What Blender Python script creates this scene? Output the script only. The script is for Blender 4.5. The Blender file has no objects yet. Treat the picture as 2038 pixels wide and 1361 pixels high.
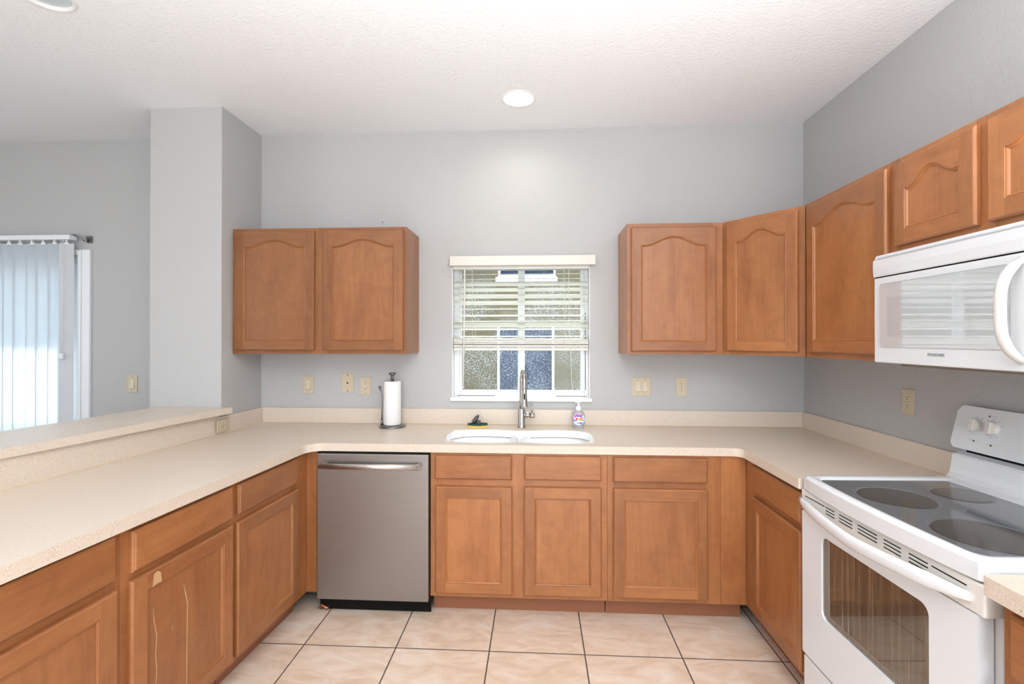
import bpy, bmesh, math, random
from mathutils import Vector, Matrix
from math import pi, sin, cos, radians
C = bpy.context.scene
COL = C.collection
random.seed(7)

# ------------------------------------------------------------------ camera
cam_data = bpy.data.cameras.new('camera'); cam = bpy.data.objects.new('camera', cam_data); COL.objects.link(cam)
cam.location = (0, -3.1434, 1.4748)
cam.rotation_euler = (pi/2 + 0.0043, 0, 0.0553)
cam_data.sensor_width = 36; cam_data.lens = 951.6/2038*36
cam_data.shift_x = 0.00145; cam_data.shift_y = -0.00476
cam_data.clip_start = 0.02
C.camera = cam

# ------------------------------------------------------------------ world, light, exposure
C.view_settings.view_transform = 'Standard'; C.view_settings.look = 'None'
C.view_settings.gamma = 1; C.view_settings.use_curve_mapping = False
C.view_settings.exposure = 0.12
w = bpy.data.worlds.new('sky'); C.world = w; w.use_nodes = True
bg = w.node_tree.nodes['Background']; bg.inputs[0].default_value = (0.74, 0.87, 1.0, 1); bg.inputs[1].default_value = 5.2

def area(name, loc, rot, sx, sy, power, col=(1, 1, 1), spread=180):
    d = bpy.data.lights.new(name, 'AREA'); d.shape = 'RECTANGLE'; d.size = sx; d.size_y = sy; d.energy = power; d.color = col
    d.spread = radians(spread)
    o = bpy.data.objects.new(name, d); COL.objects.link(o); o.location = loc; o.rotation_euler = rot
    return o
# unseen area lamps added as fill, set in assumed openings behind the kitchen
area('rear_fill', (0.2, -7.62, 1.35), (pi/2, 0, 0), 2.1, 2.2, 60, (0.99, 0.99, 1.0))
area('side_fill', (-6.42, -5.1, 1.3), (pi/2, 0, -pi/2), 1.5, 2.1, 20, (0.93, 0.97, 1.0))
# unseen upward lamp added to brighten the ceiling, standing in for bounced flash
area('ceiling_fill', (0.45, -3.8, 1.35), (pi, 0, 0), 2.4, 2.6, 152, (0.955, 0.98, 1.0), 150)
def sun(name, rot, e, col):
    d = bpy.data.lights.new(name, 'SUN'); d.energy = e; d.angle = radians(2.0); d.color = col
    o = bpy.data.objects.new(name, d); COL.objects.link(o); o.rotation_euler = rot
sun('sun', (radians(-49), 0, radians(1)), 7.0, (1.0, 0.96, 0.88))

XR, XL, ZC = 1.6965, -1.867, 2.855

# ------------------------------------------------------------------ material helpers
def mat(name):
    m = bpy.data.materials.new(name); m.use_nodes = True
    nt = m.node_tree; b = nt.nodes['Principled BSDF']
    return m, nt, b
def N(nt, t, **k):
    n = nt.nodes.new(t)
    for a, v in k.items(): setattr(n, a, v)
    return n
def simple(name, col, rough=0.5, metal=0.0, coat=0.0, bump=None, emis=None, spec=None):
    m, nt, b = mat(name)
    b.inputs['Base Color'].default_value = (*col, 1); b.inputs['Roughness'].default_value = rough
    b.inputs['Metallic'].default_value = metal; b.inputs['Coat Weight'].default_value = coat
    b.inputs['Coat Roughness'].default_value = 0.08
    if spec is not None: b.inputs['Specular IOR Level'].default_value = spec
    if emis: b.inputs['Emission Color'].default_value = (*emis[0], 1); b.inputs['Emission Strength'].default_value = emis[1]
    if bump:
        tc = N(nt, 'ShaderNodeTexCoord'); n = N(nt, 'ShaderNodeTexNoise'); n.inputs['Scale'].default_value = bump[0]; n.inputs['Detail'].default_value = 3
        bp = N(nt, 'ShaderNodeBump'); bp.inputs['Strength'].default_value = bump[1]; bp.inputs['Distance'].default_value = bump[2]
        nt.links.new(tc.outputs['Object'], n.inputs['Vector']); nt.links.new(n.outputs['Fac'], bp.inputs['Height']); nt.links.new(bp.outputs[0], b.inputs['Normal'])
    return m
def ramp(nt, stops, interp='LINEAR'):
    r = N(nt, 'ShaderNodeValToRGB'); r.color_ramp.interpolation = interp
    e = r.color_ramp.elements
    while len(e) < len(stops): e.new(0.5)
    for i, (p, c) in enumerate(stops):
        e[i].position = p; e[i].color = (*c, 1) if len(c) == 3 else c
    return r

def wood_material():
    m, nt, b = mat('maple_wood'); L = nt.links.new
    tc = N(nt, 'ShaderNodeTexCoord'); s = N(nt, 'ShaderNodeSeparateXYZ'); L(tc.outputs['Object'], s.inputs[0])
    at = N(nt, 'ShaderNodeAttribute', attribute_name='grain'); sa = N(nt, 'ShaderNodeSeparateXYZ'); L(at.outputs['Vector'], sa.inputs[0])
    oi = N(nt, 'ShaderNodeObjectInfo')
    xy = N(nt, 'ShaderNodeMath', operation='ADD'); L(s.outputs[0], xy.inputs[0]); L(s.outputs[1], xy.inputs[1])
    al = N(nt, 'ShaderNodeMix'); L(sa.outputs[0], al.inputs[0]); L(s.outputs[2], al.inputs[2]); L(xy.outputs[0], al.inputs[3])
    ac = N(nt, 'ShaderNodeMix'); L(sa.outputs[0], ac.inputs[0]); L(xy.outputs[0], ac.inputs[2]); L(s.outputs[2], ac.inputs[3])
    rnd = N(nt, 'ShaderNodeMath', operation='MULTIPLY_ADD'); L(oi.outputs['Random'], rnd.inputs[0]); rnd.inputs[1].default_value = 37; L(sa.outputs[1], rnd.inputs[2])
    def vec(fa, fl):
        a = N(nt, 'ShaderNodeMath', operation='MULTIPLY'); L(ac.outputs[0], a.inputs[0]); a.inputs[1].default_value = fa
        l = N(nt, 'ShaderNodeMath', operation='MULTIPLY'); L(al.outputs[0], l.inputs[0]); l.inputs[1].default_value = fl
        c = N(nt, 'ShaderNodeCombineXYZ'); L(a.outputs[0], c.inputs[0]); L(l.outputs[0], c.inputs[1]); L(rnd.outputs[0], c.inputs[2]); return c
    def noise(v, sc, det, dist=0, rough=.5):
        n = N(nt, 'ShaderNodeTexNoise'); n.inputs['Scale'].default_value = sc; n.inputs['Detail'].default_value = det
        n.inputs['Distortion'].default_value = dist; n.inputs['Roughness'].default_value = rough; L(v.outputs[0], n.inputs['Vector']); return n
    n1 = noise(vec(5, 1.1), 1.6, 4, 0.8)            # broad figure
    n2 = noise(vec(60, 3.0), 1.5, 4, 0.3, .6)       # fine grain
    n3 = noise(vec(4, 3.5), 2.2, 5, 1.5, .62)       # blotches
    r1 = ramp(nt, [(0.25, (0.36, 0.128, 0.041)), (0.5, (0.43, 0.166, 0.055)), (0.78, (0.50, 0.206, 0.070))]); L(n1.outputs['Fac'], r1.inputs[0])
    m1 = N(nt, 'ShaderNodeMix', data_type='RGBA', blend_type='MULTIPLY'); m1.inputs[0].default_value = 1
    r2 = ramp(nt, [(0.3, (0.90, 0.88, 0.86)), (0.6, (1.03, 1.03, 1.03))]); L(n2.outputs['Fac'], r2.inputs[0])
    L(r1.outputs[0], m1.inputs[6]); L(r2.outputs[0], m1.inputs[7])
    m2 = N(nt, 'ShaderNodeMix', data_type='RGBA', blend_type='MULTIPLY'); m2.inputs[0].default_value = 1
    r3 = ramp(nt, [(0.3, (0.88, 0.85, 0.82)), (0.55, (1.0, 1.0, 1.0)), (0.75, (1.07, 1.07, 1.06))]); L(n3.outputs['Fac'], r3.inputs[0])
    L(m1.outputs[2], m2.inputs[6]); L(r3.outputs[0], m2.inputs[7])
    hs = N(nt, 'ShaderNodeHueSaturation'); L(m2.outputs[2], hs.inputs['Color'])
    # tone variation by board: seed -> value
    wn = N(nt, 'ShaderNodeTexWhiteNoise', noise_dimensions='1D'); L(rnd.outputs[0], wn.inputs['W'])
    mr = N(nt, 'ShaderNodeMapRange'); L(wn.outputs['Value'], mr.inputs[0]); mr.inputs[3].default_value = 0.76; mr.inputs[4].default_value = 0.94
    vz = N(nt, 'ShaderNodeMath', operation='MULTIPLY'); L(mr.outputs[0], vz.inputs[0])
    tz = N(nt, 'ShaderNodeMath', operation='ADD'); L(sa.outputs[2], tz.inputs[0]); tz.inputs[1].default_value = 1.0
    L(tz.outputs[0], vz.inputs[1]); L(vz.outputs[0], hs.inputs['Value'])
    L(hs.outputs[0], b.inputs['Base Color'])
    b.inputs['Roughness'].default_value = 0.38; b.inputs['Coat Weight'].default_value = 0.25; b.inputs['Coat Roughness'].default_value = 0.25
    bp = N(nt, 'ShaderNodeBump'); bp.inputs['Strength'].default_value = 0.06; bp.inputs['Distance'].default_value = 0.001; L(n2.outputs['Fac'], bp.inputs['Height']); L(bp.outputs[0], b.inputs['Normal'])
    return m
WOOD = wood_material()
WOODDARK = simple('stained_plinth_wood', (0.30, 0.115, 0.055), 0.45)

def paint(name, col, scale, strength, dist=.006):
    m, nt, b = mat(name); L = nt.links.new
    b.inputs['Base Color'].default_value = (*col, 1); b.inputs['Roughness'].default_value = 0.75
    tc = N(nt, 'ShaderNodeTexCoord'); n = N(nt, 'ShaderNodeTexNoise'); n.inputs['Scale'].default_value = scale; n.inputs['Detail'].default_value = 4; n.inputs['Distortion'].default_value = .6
    L(tc.outputs['Object'], n.inputs['Vector'])
    bp = N(nt, 'ShaderNodeBump'); bp.inputs['Strength'].default_value = strength; bp.inputs['Distance'].default_value = dist
    L(n.outputs['Fac'], bp.inputs['Height']); L(bp.outputs[0], b.inputs['Normal'])
    return m
WALL = paint('grey_wall_paint', (0.510, 0.510, 0.505), 95, 0.35)
CEIL = paint('white_ceiling_texture', (0.88, 0.90, 0.93), 62, 0.42, .009)

def counter_material():
    m, nt, b = mat('speckled_solid_surface'); L = nt.links.new
    tc = N(nt, 'ShaderNodeTexCoord')
    n = N(nt, 'ShaderNodeTexNoise'); n.inputs['Scale'].default_value = 260; n.inputs['Detail'].default_value = 2; L(tc.outputs['Object'], n.inputs['Vector'])
    r = ramp(nt, [(0.30, (0.62, 0.50, 0.40)), (0.42, (0.70, 0.595, 0.49)), (0.58, (0.735, 0.635, 0.53)), (0.72, (0.82, 0.75, 0.66))]); L(n.outputs['Fac'], r.inputs[0])
    v = N(nt, 'ShaderNodeTexVoronoi'); v.inputs['Scale'].default_value = 95; L(tc.outputs['Object'], v.inputs['Vector'])
    r2 = ramp(nt, [(0.0, (1, 1, 1)), (0.12, (1, 1, 1)), (0.16, (0, 0, 0))]); L(v.outputs['Distance'], r2.inputs[0])
    wn = N(nt, 'ShaderNodeSeparateColor'); L(v.outputs['Color'], wn.inputs[0])
    g = N(nt, 'ShaderNodeMath', operation='GREATER_THAN'); L(wn.outputs[0], g.inputs[0]); g.inputs[1].default_value = 0.8
    mu = N(nt, 'ShaderNodeMath', operation='MULTIPLY'); L(g.outputs[0], mu.inputs[0]); L(r2.outputs[0], mu.inputs[1])
    mx = N(nt, 'ShaderNodeMix', data_type='RGBA'); L(mu.outputs[0], mx.inputs[0]); L(r.outputs[0], mx.inputs[6]); mx.inputs[7].default_value = (0.36, 0.22, 0.14, 1)
    L(mx.outputs[2], b.inputs['Base Color']); b.inputs['Roughness'].default_value = 0.32
    return m
COUNTER = counter_material()
CAULK = simple('aged_caulk', (0.62, 0.50, 0.33), 0.6)

def tile_material():
    m, nt, b = mat('beige_ceramic_tile'); L = nt.links.new
    tc = N(nt, 'ShaderNodeTexCoord'); s = N(nt, 'ShaderNodeSeparateXYZ'); L(tc.outputs['Object'], s.inputs[0])
    T = 0.4487
    def edge(out, off):
        a = N(nt, 'ShaderNodeMath', operation='SUBTRACT'); L(out, a.inputs[0]); a.inputs[1].default_value = off
        d = N(nt, 'ShaderNodeMath', operation='DIVIDE'); L(a.outputs[0], d.inputs[0]); d.inputs[1].default_value = T
        fl = N(nt, 'ShaderNodeMath', operation='FLOOR'); L(d.outputs[0], fl.inputs[0])
        p = N(nt, 'ShaderNodeMath', operation='PINGPONG'); L(d.outputs[0], p.inputs[0]); p.inputs[1].default_value = 0.5
        return p, fl
    px, fx = edge(s.outputs[0], -0.2255); py, fy = edge(s.outputs[1], -0.886)
    mn = N(nt, 'ShaderNodeMath', operation='MINIMUM'); L(px.outputs[0], mn.inputs[0]); L(py.outputs[0], mn.inputs[1])
    g = ramp(nt, [(0.0, (0, 0, 0)), (0.0052, (0, 0, 0)), (0.0085, (1, 1, 1))]); L(mn.outputs[0], g.inputs[0])
    cid = N(nt, 'ShaderNodeCombineXYZ'); L(fx.outputs[0], cid.inputs[0]); L(fy.outputs[0], cid.inputs[1])
    wn = N(nt, 'ShaderNodeTexWhiteNoise', noise_dimensions='3D'); L(cid.outputs[0], wn.inputs['Vector'])
    av = N(nt, 'ShaderNodeVectorMath', operation='MULTIPLY_ADD'); L(wn.outputs['Color'], av.inputs[0]); av.inputs[1].default_value = (9, 9, 9); L(tc.outputs['Object'], av.inputs[2])
    mp = N(nt, 'ShaderNodeMapping'); mp.inputs['Rotation'].default_value = (0, 0, 0.6); mp.inputs['Scale'].default_value = (1.0, 2.2, 1); L(av.outputs[0], mp.inputs[0])
    n = N(nt, 'ShaderNodeTexNoise'); n.inputs['Scale'].default_value = 5.5; n.inputs['Detail'].default_value = 7; n.inputs['Roughness'].default_value = .62; n.inputs['Distortion'].default_value = 1.2; L(mp.outputs[0], n.inputs['Vector'])
    r = ramp(nt, [(0.30, (0.66, 0.49, 0.36)), (0.47, (0.75, 0.59, 0.455)), (0.58, (0.80, 0.66, 0.54)), (0.75, (0.85, 0.75, 0.65))]); L(n.outputs['Fac'], r.inputs[0])
    mx = N(nt, 'ShaderNodeMix', data_type='RGBA'); L(g.outputs[0], mx.inputs[0]); mx.inputs[6].default_value = (0.075, 0.055, 0.05, 1); L(r.outputs[0], mx.inputs[7])
    L(mx.outputs[2], b.inputs['Base Color'])
    rr = N(nt, 'ShaderNodeMapRange'); L(g.outputs[0], rr.inputs[0]); rr.inputs[3].default_value = 0.8; rr.inputs[4].default_value = 0.33; L(rr.outputs[0], b.inputs['Roughness'])
    bp = N(nt, 'ShaderNodeBump'); bp.inputs['Strength'].default_value = 0.4; bp.inputs['Distance'].default_value = 0.003
    ad = N(nt, 'ShaderNodeMath', operation='MULTIPLY_ADD'); L(n.outputs['Fac'], ad.inputs[0]); ad.inputs[1].default_value = 0.25; L(g.outputs[0], ad.inputs[2])
    L(ad.outputs[0], bp.inputs['Height']); L(bp.outputs[0], b.inputs['Normal'])
    return m
TILE = tile_material()

def steel_material():
    m, nt, b = mat('brushed_stainless'); L = nt.links.new
    b.inputs['Metallic'].default_value = 1; b.inputs['Roughness'].default_value = 0.36
    tc = N(nt, 'ShaderNodeTexCoord'); mp = N(nt, 'ShaderNodeMapping'); mp.inputs['Scale'].default_value = (2.5, 2.5, 400); L(tc.outputs['Object'], mp.inputs[0])
    n = N(nt, 'ShaderNodeTexNoise'); n.inputs['Scale'].default_value = 1; n.inputs['Detail'].default_value = 3; L(mp.outputs[0], n.inputs['Vector'])
    r = ramp(nt, [(0.3, (0.35, 0.338, 0.33)), (0.7, (0.375, 0.362, 0.352))]); L(n.outputs['Fac'], r.inputs[0]); L(r.outputs[0], b.inputs['Base Color'])
    bp = N(nt, 'ShaderNodeBump'); bp.inputs['Strength'].default_value = 0.015; bp.inputs['Distance'].default_value = 0.0005; L(n.outputs['Fac'], bp.inputs['Height']); L(bp.outputs[0], b.inputs['Normal'])
    return m
STEEL = steel_material()
CHROME = simple('satin_nickel', (0.52, 0.505, 0.49), 0.24, 1.0)
DARKNICKEL = simple('dark_nickel', (0.26, 0.255, 0.26), 0.28, 1.0)
BLACK = simple('black_plastic', (0.008, 0.008, 0.008), 0.6, spec=.15)
DARKGAP = simple('dark_recess', (0.012, 0.011, 0.010), 0.9, spec=.1)
WHITEAPP = simple('white_enamel', (0.78, 0.80, 0.825), 0.16, coat=0.5)
WHITEMW = simple('white_microwave_plastic', (0.78, 0.80, 0.83), 0.10, coat=0.6)
OFFWHITE = simple('warm_white_plastic', (0.80, 0.77, 0.72), 0.3)
MWGLASS = simple('milky_microwave_glass', (0.60, 0.635, 0.67), 0.03, coat=1.0)
MWSCREEN = simple('grey_microwave_screen', (0.53, 0.56, 0.60), 0.05, coat=1.0)
GREYMETAL = simple('grey_painted_metal', (0.46, 0.48, 0.51), 0.4)
SIDEGREY = simple('pale_grey_enamel', (0.60, 0.58, 0.58), 0.35)
IVORY = simple('ivory_plastic', (0.62, 0.53, 0.38), 0.4)
IVORYL = simple('light_ivory_plastic', (0.67, 0.60, 0.46), 0.35)
BRASS = simple('screw_metal', (0.35, 0.30, 0.22), 0.4, 0.8)
VINYL = simple('white_vinyl', (0.86, 0.88, 0.90), 0.35)
MARBLE = simple('white_marble_sill', (0.85, 0.86, 0.87), 0.25, bump=(20, .1, .001))
BLIND = simple('cream_faux_wood', (0.74, 0.72, 0.66), 0.45)
SINKW = simple('white_sink_surface', (0.86, 0.87, 0.88), 0.18, coat=0.3)
PAPER = simple('white_paper_towel', (0.88, 0.88, 0.87), 0.9, bump=(220, .5, .002))
for _m in (MWGLASS, MWSCREEN):
    _b = _m.node_tree.nodes['Principled BSDF']; _b.inputs['Coat IOR'].default_value = 2.7; _b.inputs['Coat Roughness'].default_value = 0.015
CORD = simple('white_cord', (0.78, 0.77, 0.72), 0.7)
INK = simple('grey_ink', (0.14, 0.17, 0.22), 0.6)
INKL = simple('pale_blue_ink', (0.42, 0.48, 0.58), 0.6)
TRIMW = simple('white_trim', (0.83, 0.83, 0.82), 0.45)

def slat_material(name, col, tr):
    m = bpy.data.materials.new(name); m.use_nodes = True; nt = m.node_tree; nt.nodes.clear(); L = nt.links.new
    o = N(nt, 'ShaderNodeOutputMaterial'); d = N(nt, 'ShaderNodeBsdfDiffuse'); t = N(nt, 'ShaderNodeBsdfTranslucent'); mx = N(nt, 'ShaderNodeMixShader')
    d.inputs[0].default_value = (*col, 1); t.inputs[0].default_value = (*col, 1); mx.inputs[0].default_value = tr
    L(d.outputs[0], mx.inputs[1]); L(t.outputs[0], mx.inputs[2]); L(mx.outputs[0], o.inputs[0]); return m
SLAT = slat_material('cream_slat', (0.86, 0.87, 0.82), 0.38)
VANE = slat_material('white_vane', (0.82, 0.86, 0.90), 0.6)
VANEG = slat_material('shaded_vane', (0.72, 0.74, 0.77), 0.12)  # shaded vane copy: missing backlight in front of the frame put into its colour

def glass_material(name, dirt):
    m = bpy.data.materials.new(name); m.use_nodes = True; nt = m.node_tree; nt.nodes.clear(); L = nt.links.new
    o = N(nt, 'ShaderNodeOutputMaterial'); t = N(nt, 'ShaderNodeBsdfTransparent'); t.inputs[0].default_value = (0.93, 0.96, 0.96, 1)
    g = N(nt, 'ShaderNodeBsdfGlossy'); g.inputs['Roughness'].default_value = 0.02; f = N(nt, 'ShaderNodeFresnel'); f.inputs[0].default_value = 1.2
    mx = N(nt, 'ShaderNodeMixShader'); L(f.outputs[0], mx.inputs[0]); L(t.outputs[0], mx.inputs[1]); L(g.outputs[0], mx.inputs[2])
    out = mx
    if dirt:
        tc = N(nt, 'ShaderNodeTexCoord'); mp = N(nt, 'ShaderNodeMapping'); mp.inputs['Scale'].default_value = (95, 95, 170); L(tc.outputs['Object'], mp.inputs[0])
        n = N(nt, 'ShaderNodeTexNoise'); n.inputs['Scale'].default_value = 1; n.inputs['Detail'].default_value = 3; n.inputs['Roughness'].default_value = .7; L(mp.outputs[0], n.inputs['Vector'])
        n2 = N(nt, 'ShaderNodeTexNoise'); n2.inputs['Scale'].default_value = 5; n2.inputs['Detail'].default_value = 2; L(tc.outputs['Object'], n2.inputs['Vector'])
        r = ramp(nt, [(0.53, (0.0, 0.0, 0.0)), (0.60, (dirt,)*3)]); L(n.outputs['Fac'], r.inputs[0])
        r2 = ramp(nt, [(0.35, (.12, .12, .12)), (0.62, (1, 1, 1))]); L(n2.outputs['Fac'], r2.inputs[0])
        mm = N(nt, 'ShaderNodeMix', data_type='RGBA', blend_type='MULTIPLY'); mm.inputs[0].default_value = 1; L(r.outputs[0], mm.inputs[6]); L(r2.outputs[0], mm.inputs[7])
        d = N(nt, 'ShaderNodeBsdfTranslucent'); d.inputs[0].default_value = (0.36, 0.41, 0.48, 1)
        m2 = N(nt, 'ShaderNodeMixShader'); L(mm.outputs[2], m2.inputs[0]); L(mx.outputs[0], m2.inputs[1]); L(d.outputs[0], m2.inputs[2]); out = m2
    L(out.outputs[0], o.inputs[0]); return m
GLASS = glass_material('clear_glass', 0)
DIRTYGLASS = glass_material('rain_spotted_glass', 0.62)

# ------------------------------------------------------------------ mesh helpers
def newbm(): return bmesh.new()
def gl(bm): return bm.faces.layers.float_vector.get('grain') or bm.faces.layers.float_vector.new('grain')
SEED = [0.0]
def setg(bm, faces, horiz=0, tone=0.0, seed=None):
    l = gl(bm)
    if seed is None: SEED[0] += 1.37; seed = SEED[0] % 97
    for f in faces: f[l] = (horiz, seed, tone)
def box(bm, x0, x1, y0, y1, z0, z1, bev=0, seg=1, horiz=0, tone=0.0, mi=0, M=None):
    ly = gl(bm)
    tb = bmesh.new(); bmesh.ops.create_cube(tb, size=1)
    for v in tb.verts: v.co = Vector(((x0+x1)/2+v.co.x*(x1-x0), (y0+y1)/2+v.co.y*(y1-y0), (z0+z1)/2+v.co.z*(z1-z0)))
    if bev: bmesh.ops.bevel(tb, geom=tb.edges[:], offset=bev, segments=seg, affect='EDGES', profile=.6)
    merge(bm, tb, horiz, tone, mi, M)
def merge(bm, tb, horiz=0, tone=0.0, mi=0, M=None, smooth=False):
    l = gl(bm); SEED[0] += 1.37; sd = SEED[0] % 97
    vm = {}
    for v in tb.verts: vm[v] = bm.verts.new(M @ v.co if M else v.co)
    for f in tb.faces:
        try: nf = bm.faces.new([vm[v] for v in f.verts])
        except ValueError: continue
        nf.material_index = mi; nf[l] = (horiz, sd, tone); nf.smooth = smooth or f.smooth
    tb.free()
def prism(bm, pts, z0, z1, bev=0, seg=2, mi=0, axis='z', M=None, horiz=0, tone=0., top_only=False):
    """extruded polygon; pts 2D. axis z: (x,y)->xy ; axis y: (x,z), extruded z0..z1 along y"""
    tb = bmesh.new()
    def P(p, h): return (p[0], p[1], h) if axis == 'z' else ((p[0], h, p[1]) if axis == 'y' else (h, p[0], p[1]))
    a = [tb.verts.new(P(p, z0)) for p in pts]; b = [tb.verts.new(P(p, z1)) for p in pts]
    n = len(pts); tb.faces.new(a[::-1]); tf = tb.faces.new(b)
    for i in range(n): tb.faces.new((a[i], a[(i+1) % n], b[(i+1) % n], b[i]))
    if bev:
        ge = tf.edges[:] if top_only else [e for e in tb.edges if e.calc_face_angle(0) > 0.6]
        bmesh.ops.bevel(tb, geom=ge, offset=bev, segments=seg, affect='EDGES', profile=.5)
    bmesh.ops.recalc_face_normals(tb, faces=tb.faces[:])
    merge(bm, tb, horiz, tone, mi, M)
def tube(bm, pts, r, seg=12, mi=0, M=None, caps=True, flat=(1, 1), up=None):
    """sweep circle/ellipse along points; r may be list"""
    tb = bmesh.new(); pts = [Vector(p) for p in pts]; n = len(pts)
    rs = r if isinstance(r, (list, tuple)) else [r]*n
    prev = None; rings = []
    for i, p in enumerate(pts):
        t = (pts[min(i+1, n-1)] - pts[max(i-1, 0)]).normalized()
        if prev is None:
            u = Vector(up) if up else (Vector((0, 0, 1)) if abs(t.z) < .9 else Vector((1, 0, 0)))
            u = (u - t*u.dot(t)).normalized()
        else: u = (prev - t*prev.dot(t)).normalized()
        prev = u; v = t.cross(u)
        rings.append([tb.verts.new(p + u*cos(a)*rs[i]*flat[0] + v*sin(a)*rs[i]*flat[1]) for a in [2*pi*k/seg for k in range(seg)]])
    for i in range(n-1):
        for k in range(seg):
            f = tb.faces.new((rings[i][k], rings[i][(k+1) % seg], rings[i+1][(k+1) % seg], rings[i+1][k])); f.smooth = True
    if caps: tb.faces.new(rings[0][::-1]); tb.faces.new(rings[-1])
    bmesh.ops.recalc_face_normals(tb, faces=tb.faces[:])
    merge(bm, tb, mi=mi, M=M)
def lathe(bm, prof, cx=0, cy=0, seg=32, mi=0, sx=1, sy=1, M=None, cap=True):
    tb = bmesh.new(); rings = []
    for (r, z) in prof:
        rings.append([tb.verts.new((cx+r*cos(a)*sx, cy+r*sin(a)*sy, z)) for a in [2*pi*k/seg for k in range(seg)]])
    for i in range(len(rings)-1):
        for k in range(seg):
            f = tb.faces.new((rings[i][k], rings[i][(k+1) % seg], rings[i+1][(k+1) % seg], rings[i+1][k])); f.smooth = True
    if cap: tb.faces.new(rings[0][::-1]); tb.faces.new(rings[-1])
    bmesh.ops.recalc_face_normals(tb, faces=tb.faces[:])
    merge(bm, tb, mi=mi, M=M)
def sphere(bm, c, r, sc=(1, 1, 1), mi=0, M=None):
    tb = bmesh.new(); bmesh.ops.create_uvsphere(tb, u_segments=20, v_segments=12, radius=r)
    for v in tb.verts: v.co = Vector((c[0]+v.co.x*sc[0], c[1]+v.co.y*sc[1], c[2]+v.co.z*sc[2]))
    for f in tb.faces: f.smooth = True
    merge(bm, tb, mi=mi, M=M)
def obj(name, bm, mats, parent=None, loc=None):
    me = bpy.data.meshes.new(name); bm.to_mesh(me); bm.free()
    for m in (mats if isinstance(mats, (list, tuple)) else [mats]): me.materials.append(m)
    o = bpy.data.objects.new(name, me); COL.objects.link(o)
    if parent: o.parent = parent
    if loc: o.location = loc
    return o
def tag(o, label=None, cat=None, group=None, kind=None):
    if label: o['label'] = label
    if cat: o['category'] = cat
    if group: o['group'] = group
    if kind: o['kind'] = kind
    return o
def thing(name, label, cat, loc=(0, 0, 0), rz=0, group=None):
    o = bpy.data.objects.new(name, None); COL.objects.link(o); o.location = loc; o.rotation_euler = (0, 0, rz); o.empty_display_size = .05
    return tag(o, label, cat, group)
def structure(name, bm, m):
    o = obj(name, bm, m); o['kind'] = 'structure'; return o
def struct_root(name, loc=(0, 0, 0), rz=0):
    o = bpy.data.objects.new(name, None); COL.objects.link(o); o.location = loc; o.rotation_euler = (0, 0, rz); o['kind'] = 'structure'; return o
def B(name, m, parent, *boxes, bev=0, seg=1, **k):
    bm = newbm()
    for b in boxes: box(bm, *b, bev=bev, seg=seg, **k)
    return obj(name, bm, m, parent)
def rrect(x0, x1, z0, z1, r, n=6):
    pts = []
    for cx, cz, a0 in ((x1-r, z0+r, -pi/2), (x1-r, z1-r, 0), (x0+r, z1-r, pi/2), (x0+r, z0+r, pi)):
        for k in range(n+1):
            a = a0+pi/2*k/n; pts.append((cx+r*cos(a), cz+r*sin(a)))
    return pts
def fillet(poly):
    """poly: list of (x,y,r)"""
    out = []; n = len(poly)
    for i, (x, y, r) in enumerate(poly):
        p = Vector((x, y))
        if r <= 0: out.append((x, y)); continue
        a = (Vector(poly[i-1][:2])-p).normalized(); b = (Vector(poly[(i+1) % n][:2])-p).normalized()
        ang = a.angle(b); t = r/math.tan(ang/2)
        c = p + (a+b).normalized()*(r/sin(ang/2)); s = p+a*t; e = p+b*t
        a0 = math.atan2(s.y-c.y, s.x-c.x); a1 = math.atan2(e.y-c.y, e.x-c.x); d = (a1-a0+pi) % (2*pi)-pi
        for k in range(9): out.append((c.x+r*cos(a0+d*k/8), c.y+r*sin(a0+d*k/8)))
    return out

# ------------------------------------------------------------------ room shell
bm = newbm(); box(bm, -6.6, XR+.2, -7.6, .2, -.12, 0); structure('floor', bm, TILE)
LIGHTS = [(-.105, -.406, True), (-1.975, -1.335, False), (-.1, -2.9, True), (-1.9, -3.6, True), (.9, -4.6, True)]  # last three are unseen cans added for ambient fill
# ceiling with round holes for the can lights
bm = newbm()
def ceiling_mesh():
    from mathutils.geometry import delaunay_2d_cdt
    pts = [Vector(p) for p in ((-6.6, -7.8), (XR+.2, -7.8), (XR+.2, .2), (-6.6, .2))]; edges = [(0, 1), (1, 2), (2, 3), (3, 0)]; faces = [[0, 1, 2, 3]]
    for (x, y, on) in LIGHTS:
        s = len(pts); n = 32
        for k in range(n): pts.append(Vector((x+.086*cos(2*pi*k/n), y+.086*sin(2*pi*k/n))))
        edges += [(s+k, s+(k+1) % n) for k in range(n)]
    V, Ed, F, _, _, _ = delaunay_2d_cdt(pts, edges, [], 1, 1e-6)
    for f in F:
        c = sum((V[i] for i in f), Vector((0, 0)))/len(f)
        if any((c-Vector((x, y))).length < .085 for x, y, _ in LIGHTS): continue
        yield [V[i] for i in f]
vm = {}
for f in ceiling_mesh():
    vs = []
    for v in f:
        k = (round(v.x, 5), round(v.y, 5))
        if k not in vm: vm[k] = bm.verts.new((v.x, v.y, ZC))
        vs.append(vm[k])
    bm.faces.new(vs[::-1])
box(bm, -6.6, XR+.2, -7.8, .2, ZC+.16, ZC+.22)
structure('ceiling', bm, CEIL)

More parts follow.
